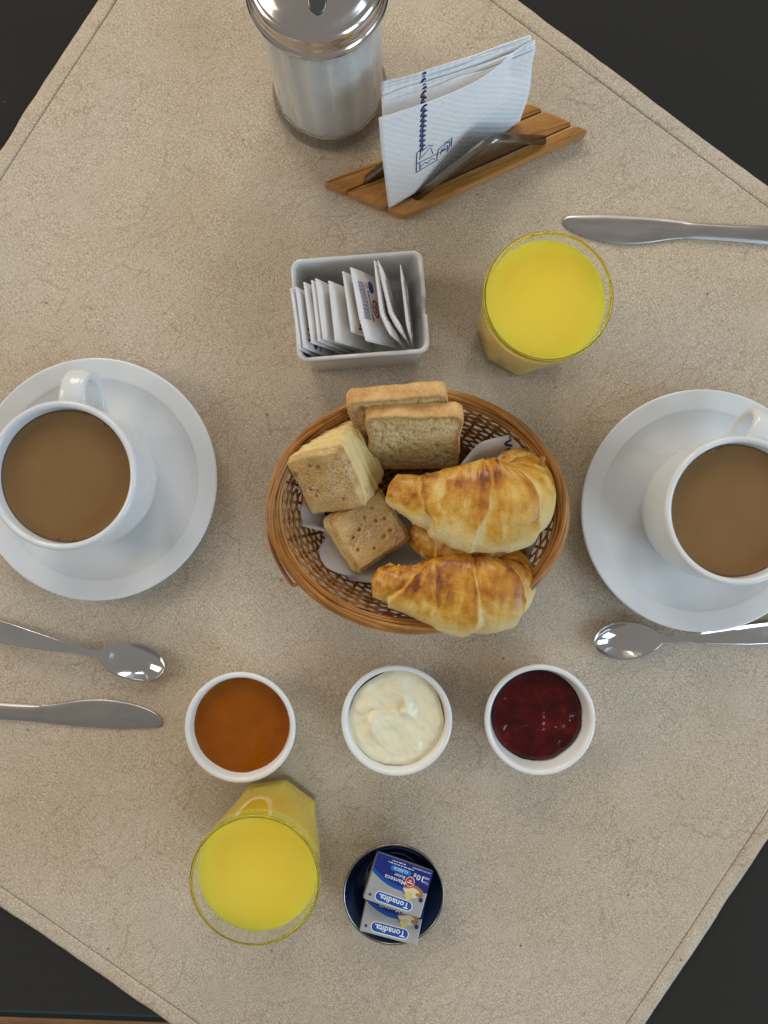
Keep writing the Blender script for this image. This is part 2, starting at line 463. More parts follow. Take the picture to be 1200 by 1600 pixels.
MAT['floor_wood'] = wood('floor_wood', (0.19, 0.085, 0.030), (0.29, 0.14, 0.052), (0.37, 0.19, 0.08), 7, 0.45, (1, 8, 8), 0.1)
MAT['wicker'] = wicker()
MAT['glass'] = glass('clear_glass', (0.97, 0.985, 0.94), 1.26); MAT['jar_glass'] = glass('jar_glass', (0.985, 1.0, 0.985), 1.38)
MAT['juice'] = juice(); MAT['coffee'] = coffee(); MAT['cream'] = cream(); MAT['apricot'] = apricot(); MAT['berry'] = berry()
MAT['croissant'] = croissant_mat(); MAT['ptop'] = pastry_top(); MAT['player'] = pastry_layer()
MAT['crust'] = crust_mat(); MAT['crumb'] = crumb_mat()
MAT['napkin'] = paper_napkin(); MAT['tissue'] = tissue(); MAT['paper'] = plain_paper(); MAT['table'] = black_glass(); MAT['enamel'] = enamel()
MAT['sugar'] = sugar_mat(); MAT['foil'] = foil()
MAT['glass_edge'] = simple('green_glass_edge', (0.012, 0.05, 0.042), 0.1)
MAT['black'] = simple('black_lacquer', (0.008, 0.008, 0.008), 0.4)
MAT['thread'] = simple('stitch_thread', (0.26, 0.195, 0.13), 0.8)
MAT['navy'] = ink('navy_ink', (0.010, 0.022, 0.14)); MAT['nap_ink'] = ink('napkin_ink', (0.018, 0.040, 0.17), 0.8)
MAT['blue'] = ink('blue_ink', (0.006, 0.075, 0.36)); MAT['deep'] = ink('deep_blue_ink', (0.006, 0.018, 0.19))
MAT['sky'] = ink('light_blue_ink', (0.015, 0.19, 0.60)); MAT['white_ink'] = ink('white_ink', (0.82, 0.83, 0.85))
MAT['red_ink'] = ink('red_ink', (0.50, 0.018, 0.030)); MAT['orange_ink'] = ink('toast_print', (0.44, 0.17, 0.045)); MAT['yellow_ink'] = ink('butter_print', (0.72, 0.56, 0.20))
MAT['sachet_blue'] = ink('sachet_blue_ink', (0.035, 0.060, 0.26)); MAT['cream_ink'] = ink('pale_print', (0.76, 0.66, 0.46))

# ================================================================== table, floor
TROT = math.radians(-2.0)
table = thing('dining_table', 'dark table with a black glass top under the leather mat', 'table', (0, 0, 0))
def slab(w0, w1, d0, d1, z0, z1, mat, name, par, bev=1.0):
    V, F = prism([(w0, d0), (w1, d0), (w1, d1), (w0, d1)], z0, z1, bev)
    return fix_normals(mesh(name, V, F, mat, par, smooth=False))
table.rotation_euler = (0, 0, TROT)
edge_y = -369.6
top = slab(-620, 620, edge_y + 2.2, 860, -8, 0, MAT['table'], 'glass_top', table, 0.8)
slab(-620, 620, edge_y, edge_y + 2.1, -7.5, -0.7, MAT['glass_edge'], 'glass_edge', table, 0.5)
slab(-618, 618, edge_y - 9.0, 858, -30, -8.2, MAT['black'], 'table_panel', table, 1.0)
for lx, ly in ((-560, edge_y + 60), (560, edge_y + 60), (-560, 800), (560, 800)):
    slab(lx - 30, lx + 30, ly - 30, ly + 30, -750, -30.2, MAT['black'], 'leg', table, 2)
floor = mesh('floor', [(-1500, -1500, -756), (1500, -1500, -756), (1500, 1500, -756), (-1500, 1500, -756)], [(0, 1, 2, 3)], MAT['black'], None, False)
floor['kind'] = 'structure'
rng = random.Random(4)
pv, pf = prism([(-449.2, -54.2), (449.2, -54.2), (449.2, 54.2), (-449.2, 54.2)], 0, 5.5, 1.0)
plank_me = None
for r in range(14):
    for c in range(-1, 3):
        x = -900 + c * 900 + (r % 3) * 300; y = -1400 + r * 110
        if plank_me is None:
            p = fix_normals(mesh('plank', pv, pf, MAT['floor_wood'], floor, False)); plank_me = p.data
        else:
            p = bpy.data.objects.new('plank', plank_me); COL.objects.link(p); p.parent = floor
        p.location = Vector((x * K, y * K, (-755.5 + rng.random() * 0.5) * K))

# ================================================================== leather mat
def line_isect(a, b, c, d):
    a, b, c, d = map(lambda q: np.array(q, float), (a, b, c, d))
    M = np.array([b - a, -(d - c)]).T; t = np.linalg.solve(M, c - a); return a + (b - a) * t[0]
TL = ((152, 0), (0, 236)); TR = ((808, 0), (1200, 292)); BR = ((1200, 1312), (1008, 1600)); BL = ((0, 1415), (268, 1600))
cA = W(*line_isect(*TL, *TR), 2); cB = W(*line_isect(*TR, *BR), 2); cC = W(*line_isect(*BR, *BL), 2); cD = W(*line_isect(*BL, *TL), 2)
def mat_axis():
    L = 735.0; e = np.array([0, .5, 1.2, 2.5, 4, 6, 8, 10, 11.0, 11.6, 12.0, 12.4, 13.0, 14, 16, 19, 23, 28]) / L
    return np.concatenate([e, np.linspace(34 / L, 1 - 34 / L, 190), (1 - e)[::-1]])
ax = mat_axis(); N = len(ax)
Ug, Vg = np.meshgrid(ax, ax, indexing='ij')
def mat_pt(u, v):
    u = np.asarray(u)[..., None]; v = np.asarray(v)[..., None]
    return (cA * (1 - u) + cB * u) * (1 - v) + (cD * (1 - u) + cC * u) * v
def mat_surface(u, v):
    P = mat_pt(u, v)
    dU = np.minimum(u, 1 - u) * 735; dV = np.minimum(v, 1 - v) * 735; d = np.minimum(dU, dV)
    q = np.stack([P[..., 0] / 60, P[..., 1] / 60, 0 * u], -1)
    z = 2.2 + 0.25 * fbm(q, 3, 3)
    hem = sstep(12.3, 10.5, d)
    z = z + hem * (0.45 + 0.45 * fbm(q * 5, 9, 2)) - 0.35 * np.exp(-((d - 12.0) / 0.5) ** 2)
    z = z - 1.4 * np.exp(-(d / 0.9) ** 2)
    lift = sstep(60, 0, d) * (0.8 + 0.8 * vnoise(q * 0.55 + 5, 4)); z = z + np.maximum(lift, 0)
    edge = sstep(14, 0, d)
    P = P.copy()
    P[..., 0] += edge * 0.8 * vnoise(q * 2.2, 21); P[..., 1] += edge * 0.8 * vnoise(q * 2.2 + 7, 22)
    P[..., 2] = z
    return P
Pm = mat_surface(Ug, Vg).reshape(-1, 3)
Vm = [Pm]; Fm = grid_faces(N, N)
loop = [i * N for i in range(N)] + [(N - 1) * N + j for j in range(1, N)] + [i * N + N - 1 for i in range(N - 2, -1, -1)] + [j for j in range(N - 2, 0, -1)]
skirt = Pm[loop].copy(); skirt[:, 2] = np.maximum(skirt[:, 2] - 1.6, 0.15)
n0 = len(Pm); Vm.append(skirt); ln = len(loop)
for k in range(ln):
    Fm.append((loop[k], loop[(k + 1) % ln], n0 + (k + 1) % ln, n0 + k))
leather_mat = fix_normals(mesh('table_mat', np.vstack(Vm), Fm, MAT['leather']))
tag(leather_mat, 'square beige leather table mat laid diagonally under the breakfast things', 'table mat')
t0 = 12.0 / 735
for (a, b2) in (((t0, t0), (1 - t0, t0)), ((1 - t0, t0), (1 - t0, 1 - t0)), ((1 - t0, 1 - t0), (t0, 1 - t0)), ((t0, 1 - t0), (t0, t0))):
    s = np.linspace(0, 1, 400); u = a[0] + (b2[0] - a[0]) * s; v = a[1] + (b2[1] - a[1]) * s
    P = mat_surface(u, v); P[:, 2] += 0.10 + 0.16 * np.sin(s * 735 / 3.2 * 2 * PI)
    V, F = tube(P, 0.34, 5); mesh('stitching', V, F, MAT['thread'], leather_mat)
MZ = 2.4     # height things stand on

# ================================================================== cups and saucers
saucer_prof = smooth_prof([(0, 3.2), (40, 3.2), (41, 0.3), (45, 0), (47, 0.6), (49, 3.0), (62, 6.5), (74, 11.0), (81, 14.4), (83.6, 16.0), (84.2, 17.2), (83.4, 18.0), (81.5, 17.8),
                           (74, 15.7), (70.6, 14.6), (68.6, 13.1), (62, 9.6), (52, 7.3), (40, 6.3), (34, 6.2), (32.5, 5.9), (30, 5.6), (0, 5.6)], 4)
saucer_prof[:, 0] = np.maximum(saucer_prof[:, 0], 0); saucer_prof[0, 0] = 0; saucer_prof[-1, 0] = 0
cup_prof = [(0, 2.2), (24, 2.2), (25, 0.2), (28, 0), (30, 1.2), (32.5, 3.6), (38.5, 8.5), (43, 15), (45.2, 23), (46, 33), (46.3, 48), (46.6, 62), (46.6, 66.0), (45.9, 67.8), (44.4, 68.4), (42.9, 67.6), (42.2, 65.5),
            (41.9, 58), (41.6, 44), (41, 28), (38, 14), (30, 8), (0, 6)]
cup_prof = smooth_prof(cup_prof, 4); cup_prof[0, 0] = 0; cup_prof[-1, 0] = 0; cup_prof[:, 0] = np.maximum(cup_prof[:, 0], 0)
def handle_mesh():
    path = catmull([(43.5, 57), (52, 59.5), (60, 57.5), (65.5, 51), (66.5, 42), (63, 33), (56, 26.5), (49, 22.5), (42.5, 20)], 44)
    n = len(path); T = np.gradient(path, axis=0); T /= np.linalg.norm(T, axis=1)[:, None]
    Nn = np.stack([-T[:, 1], T[:, 0]], 1); S = 20; V = []
    for i in range(n):
        s = i / (n - 1); wd = 7.6 + 2.2 * (2 * s - 1) ** 4; th = 3.3 + 0.9 * (2 * s - 1) ** 4
        for k in range(S):
            a = 2 * PI * k / S; ca, sa = math.cos(a), math.sin(a)
            c = math.copysign(abs(ca) ** 0.62, ca) * wd; t = math.copysign(abs(sa) ** 0.75, sa) * th
            V.append((path[i, 0] + Nn[i, 0] * t, c, path[i, 1] + Nn[i, 1] * t))
    F = grid_faces(n, S, False, True)
    return V, F
CV, CF = lathe(cup_prof, 112); HV, HF = handle_mesh()
SV, SF = lathe(saucer_prof, 144)
def disc(r, z, wob=0.0, seed=0, n=96, rings=24, rfun=None, zf=None, skirt=6.0):
    V = [(0, 0, z)]; 
    for i in range(1, rings + 1):
        for k in range(n):
            a = 2 * PI * k / n; rr = r * i / rings * (rfun(a) if rfun else 1)
            V.append((rr * math.cos(a), rr * math.sin(a), z))
    V = np.array(V)
    if zf is not None: V[:, 2] += zf(V)
    last = V[-n:].copy(); last[:, 2] -= skirt; last[:, :2] *= 0.96; V = np.vstack([V, last])
    F = [(0, 1 + k, 1 + (k + 1) % n) for k in range(n)]
    F += grid_faces(rings + 1, n, False, True, 1)
    return V, F
def coffee_place(sx, sy, hand_ang, side, first=None):
    sc = W(sx, sy, MZ + 17.0); loc = (sc[0], sc[1], MZ)
    s = thing('saucer', f'white porcelain saucer under the coffee cup at the {side} edge', 'saucer', loc, group='white saucers')
    s0 = mesh('dish', SV, SF, MAT['porcelain'], s); fix_normals(s0)
    c = thing('coffee_cup', f'white porcelain cup of milky coffee on the {side} saucer', 'cup', (loc[0], loc[1], MZ + 5.75), (0, 0, math.radians(hand_ang)), 'coffee cups')
    fix_normals(mesh('cup_body', CV, CF, MAT['porcelain'], c)); fix_normals(mesh('handle', HV, HF, MAT['porcelain'], c))
    rd = 41.72
    V, F = disc(rd, 58.5, zf=lambda P: 0.5 * sstep(0.95, 1.0, np.hypot(P[:, 0], P[:, 1]) / rd) + 0.06 * fbm(P / 14.0, 5))
    fix_normals(mesh('coffee', V, F, MAT['coffee'], c))
    return c
cupL = coffee_place(150, 749, 86, 'left')
cupR = coffee_place(1097, 798, 70, 'right')
# small bubbles along the edge of the coffee
rb = random.Random(8)
for cup, hand, arcs in ((cupR, 70, ((95, 175, 17), (110, 135, 8))), (cupL, 86, ((35, 75, 9), (-100, -60, 7)))):
    bb = []
    for a0, a1, cnt in arcs:
        for k in range(cnt):
            a = math.radians(rb.uniform(a0, a1) - hand); r = rb.uniform(0.4, 1.0); R = 41.2 - r * rb.uniform(0.9, 2.0)
            V, F = lathe([(r * math.cos(t), r * math.sin(t)) for t in np.linspace(0, PI / 2, 5)], 8)
            bb.append((np.array(V) + np.array([R * math.cos(a), R * math.sin(a), 58.7]), F))
    V, F = join(bb); mesh('foam_bubbles', V, F, MAT['coffee'], cup)['kind'] = 'stuff'

# ================================================================== spoons and knives
def spoon(name, label, tip, nd, loc_z=MZ):
    """tip: pixel of the bowl tip; nd: pixel of a point along the handle"""
    t = W(*tip, 8); d = W(*nd, 8); v = (d - t)[:2]; ang = math.atan2(v[1], v[0])
    o = thing(name, label, 'spoon', (t[0], t[1], MZ), (0, 0, ang), 'teaspoons')
    L = 142.0; nb = 46; nh = 60; m = 25
    xs = np.concatenate([(1 - np.cos(np.linspace(0, PI / 2, nb))) * 46, np.linspace(46, L, nh)[1:]])
    n = len(xs)
    def width(x):
        bowl = 13.3 * np.sqrt(np.clip(1 - ((x - 20.5) / 20.5) ** 2, 0, 1)) if x <= 20.5 else 13.3 * np.sqrt(np.clip(1 - ((x - 20.5) / 27.5) ** 2, 0, 1)) ** 1.15
        hw = np.interp(x, [36, 44, 52, 65, 85, 110, 130, 138, 141, 142], [3.0, 2.3, 2.3, 3.0, 5.0, 7.2, 7.9, 6.8, 4.0, 0.6])
        return max(bowl, hw if x > 34 else 0.05)
    T = []; B = []
    for x in xs:
        w = width(x)
        zc = np.interp(x, [0, 8, 20, 36, 46, 56, 75, 100, 125, 142], [8.4, 8.0, 7.9, 8.4, 9.2, 10.0, 10.4, 8.4, 5.2, 3.6])
        depth = 6.6 * max(0, 1 - ((x - 20) / 21) ** 2) if x < 41 else 0
        for j in range(m):
            s = -1 + 2 * j / (m - 1); y = s * w
            cup = -depth * (1 - s * s) ** 1.05
            ridge = 0 if x < 46 else (0.75 * (abs(s) ** 3) * min(1, (x - 46) / 20) - 0.25 * min(1, (x - 46) / 20))
            T.append((x, y, zc + cup + ridge)); B.append((x, y * 0.985, zc + cup + ridge - 1.15 * (1 - 0.55 * abs(s) ** 6) - (0.5 if x > 44 else 0) * (1 - s * s)))
    V = np.array(T + B); nn = n * m
    F = grid_faces(n, m) + grid_faces(n, m, off=nn, flip=True)
    bl = [i * m for i in range(n)]; br = [i * m + m - 1 for i in range(n)]
    for A in (bl, br):
        for i in range(n - 1): F.append((A[i], A[i + 1], A[i + 1] + nn, A[i] + nn))
    for A in ([j for j in range(m)], [(n - 1) * m + j for j in range(m)]):
        for j in range(m - 1): F.append((A[j], A[j + 1], A[j + 1] + nn, A[j] + nn))
    nbx = int(np.searchsorted(xs, 42))
    # two parts: the bowl and the handle
    fb = [f for f in F if max((i % nn) // m for i in f) <= nbx]; fh = [f for f in F if max((i % nn) // m for i in f) > nbx]
    V[:, 2] -= 0.0
    for nm, fs in (('bowl', fb), ('handle', fh)):
        used = sorted({i for f in fs for i in f}); mp = {i: k for k, i in enumerate(used)}
        fix_normals(mesh(nm, V[used], [tuple(mp[i] for i in f) for f in fs], MAT['cutlery'], o))
    return o
spoon('teaspoon', 'polished teaspoon lying between the left saucer and the left knife', (258.5, 1043), (0, 987))
spoon('teaspoon', 'polished teaspoon tucked against the edge of the right saucer', (927, 1003), (1200, 989))

def knife(name, label, tip, nd, mirror):
    t = W(*tip, MZ + 2); d = W(*nd, MZ + 2); v = (d - t)[:2]; ang = math.atan2(v[1], v[0])
    o = thing(name, label, 'knife', (t[0], t[1], MZ), (0, 0, ang), 'table knives')
    L = 212.0; xs = np.concatenate([np.linspace(0, 1, 22) ** 1.8 * 30, np.linspace(30, L - 8, 70)[1:], L - 8 + np.sin(np.linspace(0, PI / 2, 10))[1:] * 8])
    up = np.interp(xs, [0, 1.5, 5, 12, 22, 34, 46, 60, 75, 88, 110, 150, 190, 204, 209, 212], [0.3, 2.6, 5.6, 8.7, 11.4, 13.2, 13.4, 11.7, 8.2, 6.2, 5.9, 6.6, 8.6, 8.8, 6.5, 0.4])
    dn = np.interp(xs, [0, 1.0, 4, 30, 60, 80, 90, 110, 150, 190, 204, 209, 212], [-0.3, -3.0, -4.6, -7.2, -7.4, -6.4, -5.7, -5.6, -6.6, -8.6, -8.8, -6.5, -0.4]) 
    th = np.interp(xs, [0, 70, 84, 92, 130, 190, 212], [0.5, 0.75, 1.0, 1.9, 2.2, 2.0, 1.6])
    bend = np.interp(xs, [0, 90, 212], [0.9, 1.2, 1.4])
    def sm(a): 
        k = np.array([1, 2, 3, 2, 1]) / 9; return np.convolve(np.pad(a, 2, 'edge'), k, 'valid')
    up = sm(sm(up)); dn = sm(sm(dn))
    m = 13; T = []; B = []
    for i, x in enumerate(xs):
        c = (up[i] + dn[i]) / 2; h = (up[i] - dn[i]) / 2
        for j in range(m):
            s = -1 + 2 * j / (m - 1); y = (c + h * s) * (-1 if mirror else 1)
            e = (1 - abs(s) ** 4) ** 0.5 if x > 84 else (1 - 0.8 * max(0, s) ** 3) * (1 - max(0, -s) ** 10)
            T.append((x, y, bend[i] + th[i] * e)); B.append((x, y, bend[i] - 0.8 * th[i] * e * 0.9))
    V = np.array(T + B); V[:, 2] = np.maximum(V[:, 2], 0.05); n = len(xs); nn = n * m
    F = grid_faces(n, m) + grid_faces(n, m, off=nn, flip=True)
    for A in ([i * m for i in range(n)], [i * m + m - 1 for i in range(n)]):
        for i in range(n - 1): F.append((A[i], A[i + 1], A[i + 1] + nn, A[i] + nn))
    for A in (list(range(m)), [(n - 1) * m + j for j in range(m)]):
        for j in range(m - 1): F.append((A[j], A[j + 1], A[j + 1] + nn, A[j] + nn))
    nbx = int(np.searchsorted(xs, 86))
    fb = [f for f in F if max((i % nn) // m for i in f) <= nbx]; fh = [f for f in F if max((i % nn) // m for i in f) > nbx]
    for nm, fs in (('blade', fb), ('handle', fh)):
        used = sorted({i for f in fs for i in f}); mp = {i: k for k, i in enumerate(used)}
        fix_normals(mesh(nm, V[used], [tuple(mp[i] for i in f) for f in fs], MAT['knife'], o))
    return o
knife('table_knife', 'satin steel table knife below the left teaspoon', (253, 1128), (0, 1112), True)
knife('table_knife', 'satin steel table knife beside the juice glass at upper right', (880, 346), (1200, 367), True)

# ================================================================== ramekins
ram_prof = smooth_prof([(0, 1.8), (23, 1.8), (24, 0.2), (26, 0), (27.6, 0.9), (30, 4), (33.4, 13), (35.9, 23), (37.1, 27.5), (37.6, 29.6), (37.0, 31.0), (35.5, 31.3), (34.1, 30.4), (33.2, 27.5),
                        (31.8, 20), (29.0, 9), (25, 5.2), (0, 4.5)], 4)
ram_prof[0, 0] = ram_prof[-1, 0] = 0; ram_prof[:, 0] = np.maximum(ram_prof[:, 0], 0)
RV, RF = lathe(ram_prof, 96)
def ramekin(px, py, label):
    p = W(px, py, MZ + 30.5)
    o = thing('ramekin', label, 'ramekin', (p[0], p[1], MZ), group='white ramekins of spreads')
    fix_normals(mesh('dish', RV, RF, MAT['ramekin'], o)); return o
rk = ramekin(375, 1137, 'white ramekin of smooth orange apricot jam, leftmost of three')
V, F = disc(32.9, 23.6, rings=40, n=120, zf=lambda P: 0.55 * fbm(P / 10.0, 11) + 0.4 * sstep(0.94, 1, np.hypot(P[:, 0], P[:, 1]) / 32.6))
fix_normals(mesh('jam', V, F, MAT['apricot'], rk))
rk = ramekin(620, 1126, 'white ramekin heaped with swirled cream cheese, middle of three')
def cream_z(P):
    x, y = P[:, 0], P[:, 1]; r = np.hypot(x, y); a = np.arctan2(y, x)
    q = np.stack([x / 13, y / 13, 0 * x], -1)
    wx = x + 5 * vnoise(q, 31); wy = y + 5 * vnoise(q + 9, 32)
    sp = np.hypot(wx - 2, wy - 3); ph = sp / 6.2 - 1.3 * np.arctan2(wy - 3, wx - 2)
    swirl = 1.1 * (1 - np.abs(np.sin(ph * 0.5))) ** 1.3 * sstep(30, 12, sp)
    return 3.8 * swirl + 1.5 * fbm(q * 1.2, 33, 3) + 1.0 * sstep(30, 0, r) - 2.0 * sstep(0.86, 1.0, r / 33.0)
V, F = disc(33.2, 27.0, rings=56, n=150, rfun=lambda a: 1 - 0.018 * (1 + math.sin(3 * a + 1) + 0.6 * math.sin(7 * a)), zf=cream_z)
fix_normals(mesh('cream_cheese', V, F, MAT['cream'], rk))
rk = ramekin(844, 1125, 'white ramekin of dark red berry jam, rightmost of three')
def berry_z(P):
    q = np.stack([P[:, 0] / 9, P[:, 1] / 9, 0 * P[:, 0]], -1)
    b1 = fbm(q, 41, 3); r = np.hypot(P[:, 0], P[:, 1]) / 32.6
    ridge = 1.3 * np.exp(-((P[:, 1] + 7 + 2 * np.sin(P[:, 0] / 4)) / 1.3) ** 2) * sstep(-22, -16, P[:, 0]) * sstep(-4, -9, P[:, 0])
    ridge2 = 1.0 * np.exp(-((P[:, 1] + 7.5 - 0.25 * (P[:, 0] - 14)) / 1.2) ** 2) * sstep(9, 12, P[:, 0]) * sstep(20, 16, P[:, 0])
    return 1.0 * b1 + 0.15 * fbm(q * 2.6, 44, 2) + ridge + ridge2 - 3.0 * sstep(0.85, 1.0, r) + 0.8 * sstep(1, 0, r)
V, F = disc(32.6, 21.4, rings=56, n=150, rfun=lambda a: 1 - 0.075 * sstep(0.35, 1, math.cos(a + 0.8)) * (1 + 0.35 * math.sin(7 * a)) - 0.015 * math.sin(5 * a) , zf=berry_z)
fix_normals(mesh('jam', V, F, MAT['berry'], rk))

# ================================================================== juice glasses
def glass_r(r, z, a, n=8, rot=0.0):
    """octagonal foot that turns round towards the rim"""
    k = 1 - sstep(18, 62, z)
    seg = 2 * PI / n; aa = ((a + rot) % seg) - seg / 2
    octo = r * math.cos(seg / 2) / math.cos(aa) * 1.035
    return r * (1 - k) + octo * k
def juice_glass(px, py, label, level, rot):
    p = W(px, py, MZ + 95)
    o = thing('juice_glass', label, 'glass', (p[0], p[1], MZ), group='glasses of orange juice')
    out = [(0, 1.2), (26, 1.2), (28, 0.2), (29.2, 0.4), (30.2, 2.0), (31.0, 8), (32.4, 22), (34.0, 40), (35.8, 60), (37.6, 80), (38.7, 92), (38.8, 94.2), (38.2, 95.3), (37.4, 95.3), (36.8, 94.4), (36.5, 92)]
    inn = [(35.4, 80), (33.6, 60), (31.8, 40), (30.0, 22), (28.4, 13), (26.5, 9.8), (20, 8.6), (0, 8.2)]
    prof = smooth_prof(out + inn, 4); prof[0, 0] = prof[-1, 0] = 0; prof[:, 0] = np.maximum(prof[:, 0], 0)
    V, F = lathe(prof, 128, lambda r, z, a: glass_r(r, z, a, 8, rot))
    fix_normals(mesh('glass_body', V, F, MAT['glass'], o))
    pr = [(0, 7.9), (20, 8.3), (26.8, 9.6)] + [(np.interp(z, [13, 22, 40, 60, 80, 92], [28.7, 30.3, 32.1, 33.9, 35.7, 36.8]), z) for z in np.linspace(13, level, 24)]
    rt = pr[-1][0]
    pr += [(rt - 0.5, level - 0.25), (rt - 1.6, level - 0.45)] + [(r, level - 0.5) for r in np.linspace(rt - 3, 0, 14)]
    V, F = lathe(pr, 128, lambda r, z, a: glass_r(r, z, a, 8, rot))
    fix_normals(mesh('juice', V, F, MAT['juice'], o)); return o
juice_glass(857, 463, 'glass of orange juice beside the upper right knife', 86.5, 0.1)
juice_glass(398, 1376, 'glass of orange juice below the apricot jam ramekin', 84.0, 0.25)

# ================================================================== sugar dispenser
jp = W(517, 151, MZ)
jar = thing('sugar_dispenser', 'fluted glass sugar dispenser with a domed chrome lid', 'sugar dispenser', (jp[0], jp[1], MZ))
def flute(r, z, a):
    k = sstep(13, 22, z) * sstep(124, 110, z)
    return r - k * 1.7 * (0.5 + 0.5 * math.cos(16 * a)) ** 0.6 + (0.35 * math.cos(90 * a) if z < 2.0 and r > 34 else 0)
jprof = [(0, 2.0), (34, 2.0), (36, 0.2), (38.4, 0.0), (39.2, 1.5), (40.2, 3), (40.8, 7), (40.2, 11), (38.6, 13.6), (37.6, 17), (37.4, 30), (37.2, 60), (37.0, 90), (36.8, 108), (35.5, 116), (34, 120), (34, 127),
         (32, 127), (32, 119), (34.4, 108), (34.8, 60), (34.8, 18), (34, 10), (30, 7.4), (0, 7.0)]
jp2 = smooth_prof(jprof, 4); jp2[0, 0] = jp2[-1, 0] = 0; jp2[:, 0] = np.maximum(jp2[:, 0], 0)
V, F = lathe(jp2, 256, flute); fix_normals(mesh('glass_jar', V, F, MAT['jar_glass'], jar))
sp = [(0, 6.8), (30, 7.2), (34.3, 9.8), (35, 17)] + [(34.95 - (0.2 if z > 85 else 0), z) for z in np.linspace(19, 101, 20)] + [(33, 102.5), (20, 104), (0, 107)]
V, F = lathe(sp, 96); fix_normals(mesh('sugar', V, F, MAT['sugar'], jar))
lp = smooth_prof([(36.6, 112), (38.8, 111.2), (40.6, 111.6), (41.2, 113.0), (40.4, 114.8), (39.2, 116.4), (38.8, 119.0), (38.9, 122.0), (38.2, 124.6), (36.6, 126.4), (34.8, 127.2), (33.4, 128.2), (30, 130.6), (24, 133.4), (16, 135.8), (8, 137.2), (0, 137.6)], 5)
lp[-1, 0] = 0
V, F = lathe(lp, 128); lid = fix_normals(mesh('lid', V, F, MAT['lid'], jar))
# pour flap: a tongue lying on the dome, pointing at the viewer
def lid_z(r): return float(np.interp(r, lp[::-1, 0], lp[::-1, 1]))
tong = []; tb = []
ns = 26; ms = 11
for i in range(ns):
    y = 6 - 34 * i / (ns - 1); e = (i / (ns - 1)); wv = 5.2 * math.sqrt(max(0.02, 1 - max(0, (e - 0.82) / 0.18) ** 2))
    for j in range(ms):
        x = (-1 + 2 * j / (ms - 1)) * wv + 2.0
        tong.append((x, y, lid_z(math.hypot(x, y)) + 0.9 - 0.3 * abs(-1 + 2 * j / (ms - 1)) ** 4))
T = np.array(tong); B = T.copy(); B[:, 2] -= 1.1
V = np.vstack([T, B]); nn = len(T); F = grid_faces(ns, ms) + grid_faces(ns, ms, off=nn, flip=True)
for A in ([i * ms for i in range(ns)], [i * ms + ms - 1 for i in range(ns)]):
    for i in range(ns - 1): F.append((A[i], A[i + 1], A[i + 1] + nn, A[i] + nn))
for A in (list(range(ms)), [(ns - 1) * ms + j for j in range(ms)]):
    for j in range(ms - 1): F.append((A[j], A[j + 1], A[j + 1] + nn, A[j] + nn))
fix_normals(mesh('pour_flap', V, F, MAT['lid_flap'], lid))

# ================================================================== napkin holder and napkins
zt = MZ + 9.0
cL = W(503, 285, zt); cBt = W(632, 338, zt); cR = W(922, 204, zt); cT = W(826, 159, zt)
hc = (cL + cBt + cR + cT) / 4
holder = thing('napkin_holder', 'slatted wooden napkin holder with triangular steel sides', 'napkin holder', (hc[0], hc[1], MZ))
def hpt(s, t):   # s along the long way (left to right), t from back to front
    return ((cL * (1 - s) + cT * s) * (1 - t) + (cBt * (1 - s) + cR * s) * t)[:2] - hc[:2]
def hslat(t0, t1):
    a, b2, c, d = hpt(0, t1), hpt(1, t1), hpt(1, t0), hpt(0, t0)
    P = []
    q = [a, b2, c, d]
    for i in range(4):        # cut the sharp corners
        p0 = q[i - 1]; p1 = q[i]; p2 = q[(i + 1) % 4]
        for pn in (p0, p2):
            v = pn - p1; P.append(p1 + v / np.linalg.norm(v) * 2.2)
    V, F = prism(P, 0, 9.0, 1.6)
    # give the slat its own origin so that the grain differs
    return V, F
for (t0_, t1_) in ((0.0, 0.262), (0.278, 0.741), (0.759, 1.0)):
    V, F = hslat(t0_, t1_); m0 = V[:, :2].mean(0); V[:, :2] -= m0
    dirv = hpt(1, 0.5) - hpt(0, 0.5); ag = math.atan2(dirv[1], dirv[0]); ca, sa = math.cos(-ag), math.sin(-ag)
    x = V[:, 0] * ca - V[:, 1] * sa; y = V[:, 0] * sa + V[:, 1] * ca; V[:, 0] = x; V[:, 1] = y
    s = fix_normals(mesh('slat', V, F, MAT['holder_wood'], holder, smooth=False)); s.location = Vector((m0[0] * K, m0[1] * K, 0)); s.rotation_euler = (0, 0, ag)
for s_, nm in ((0.14, 'cross_bar'), (0.84, 'cross_bar')):   # hidden cleats that tie the slats together
    a = hpt(s_, 0.06); b2 = hpt(s_, 0.94); d = (b2 - a) / np.linalg.norm(b2 - a); nrm = np.array([-d[1], d[0]])
    V, F = prism([a + nrm * 4, a - nrm * 4, b2 - nrm * 4, b2 + nrm * 4], -1.2, 0.4, 0.2)
    V[:, 2] = np.where(V[:, 2] < 0, 0.05, 0.45)
    fix_normals(mesh(nm, V, F, MAT['holder_wood'], holder, smooth=False))
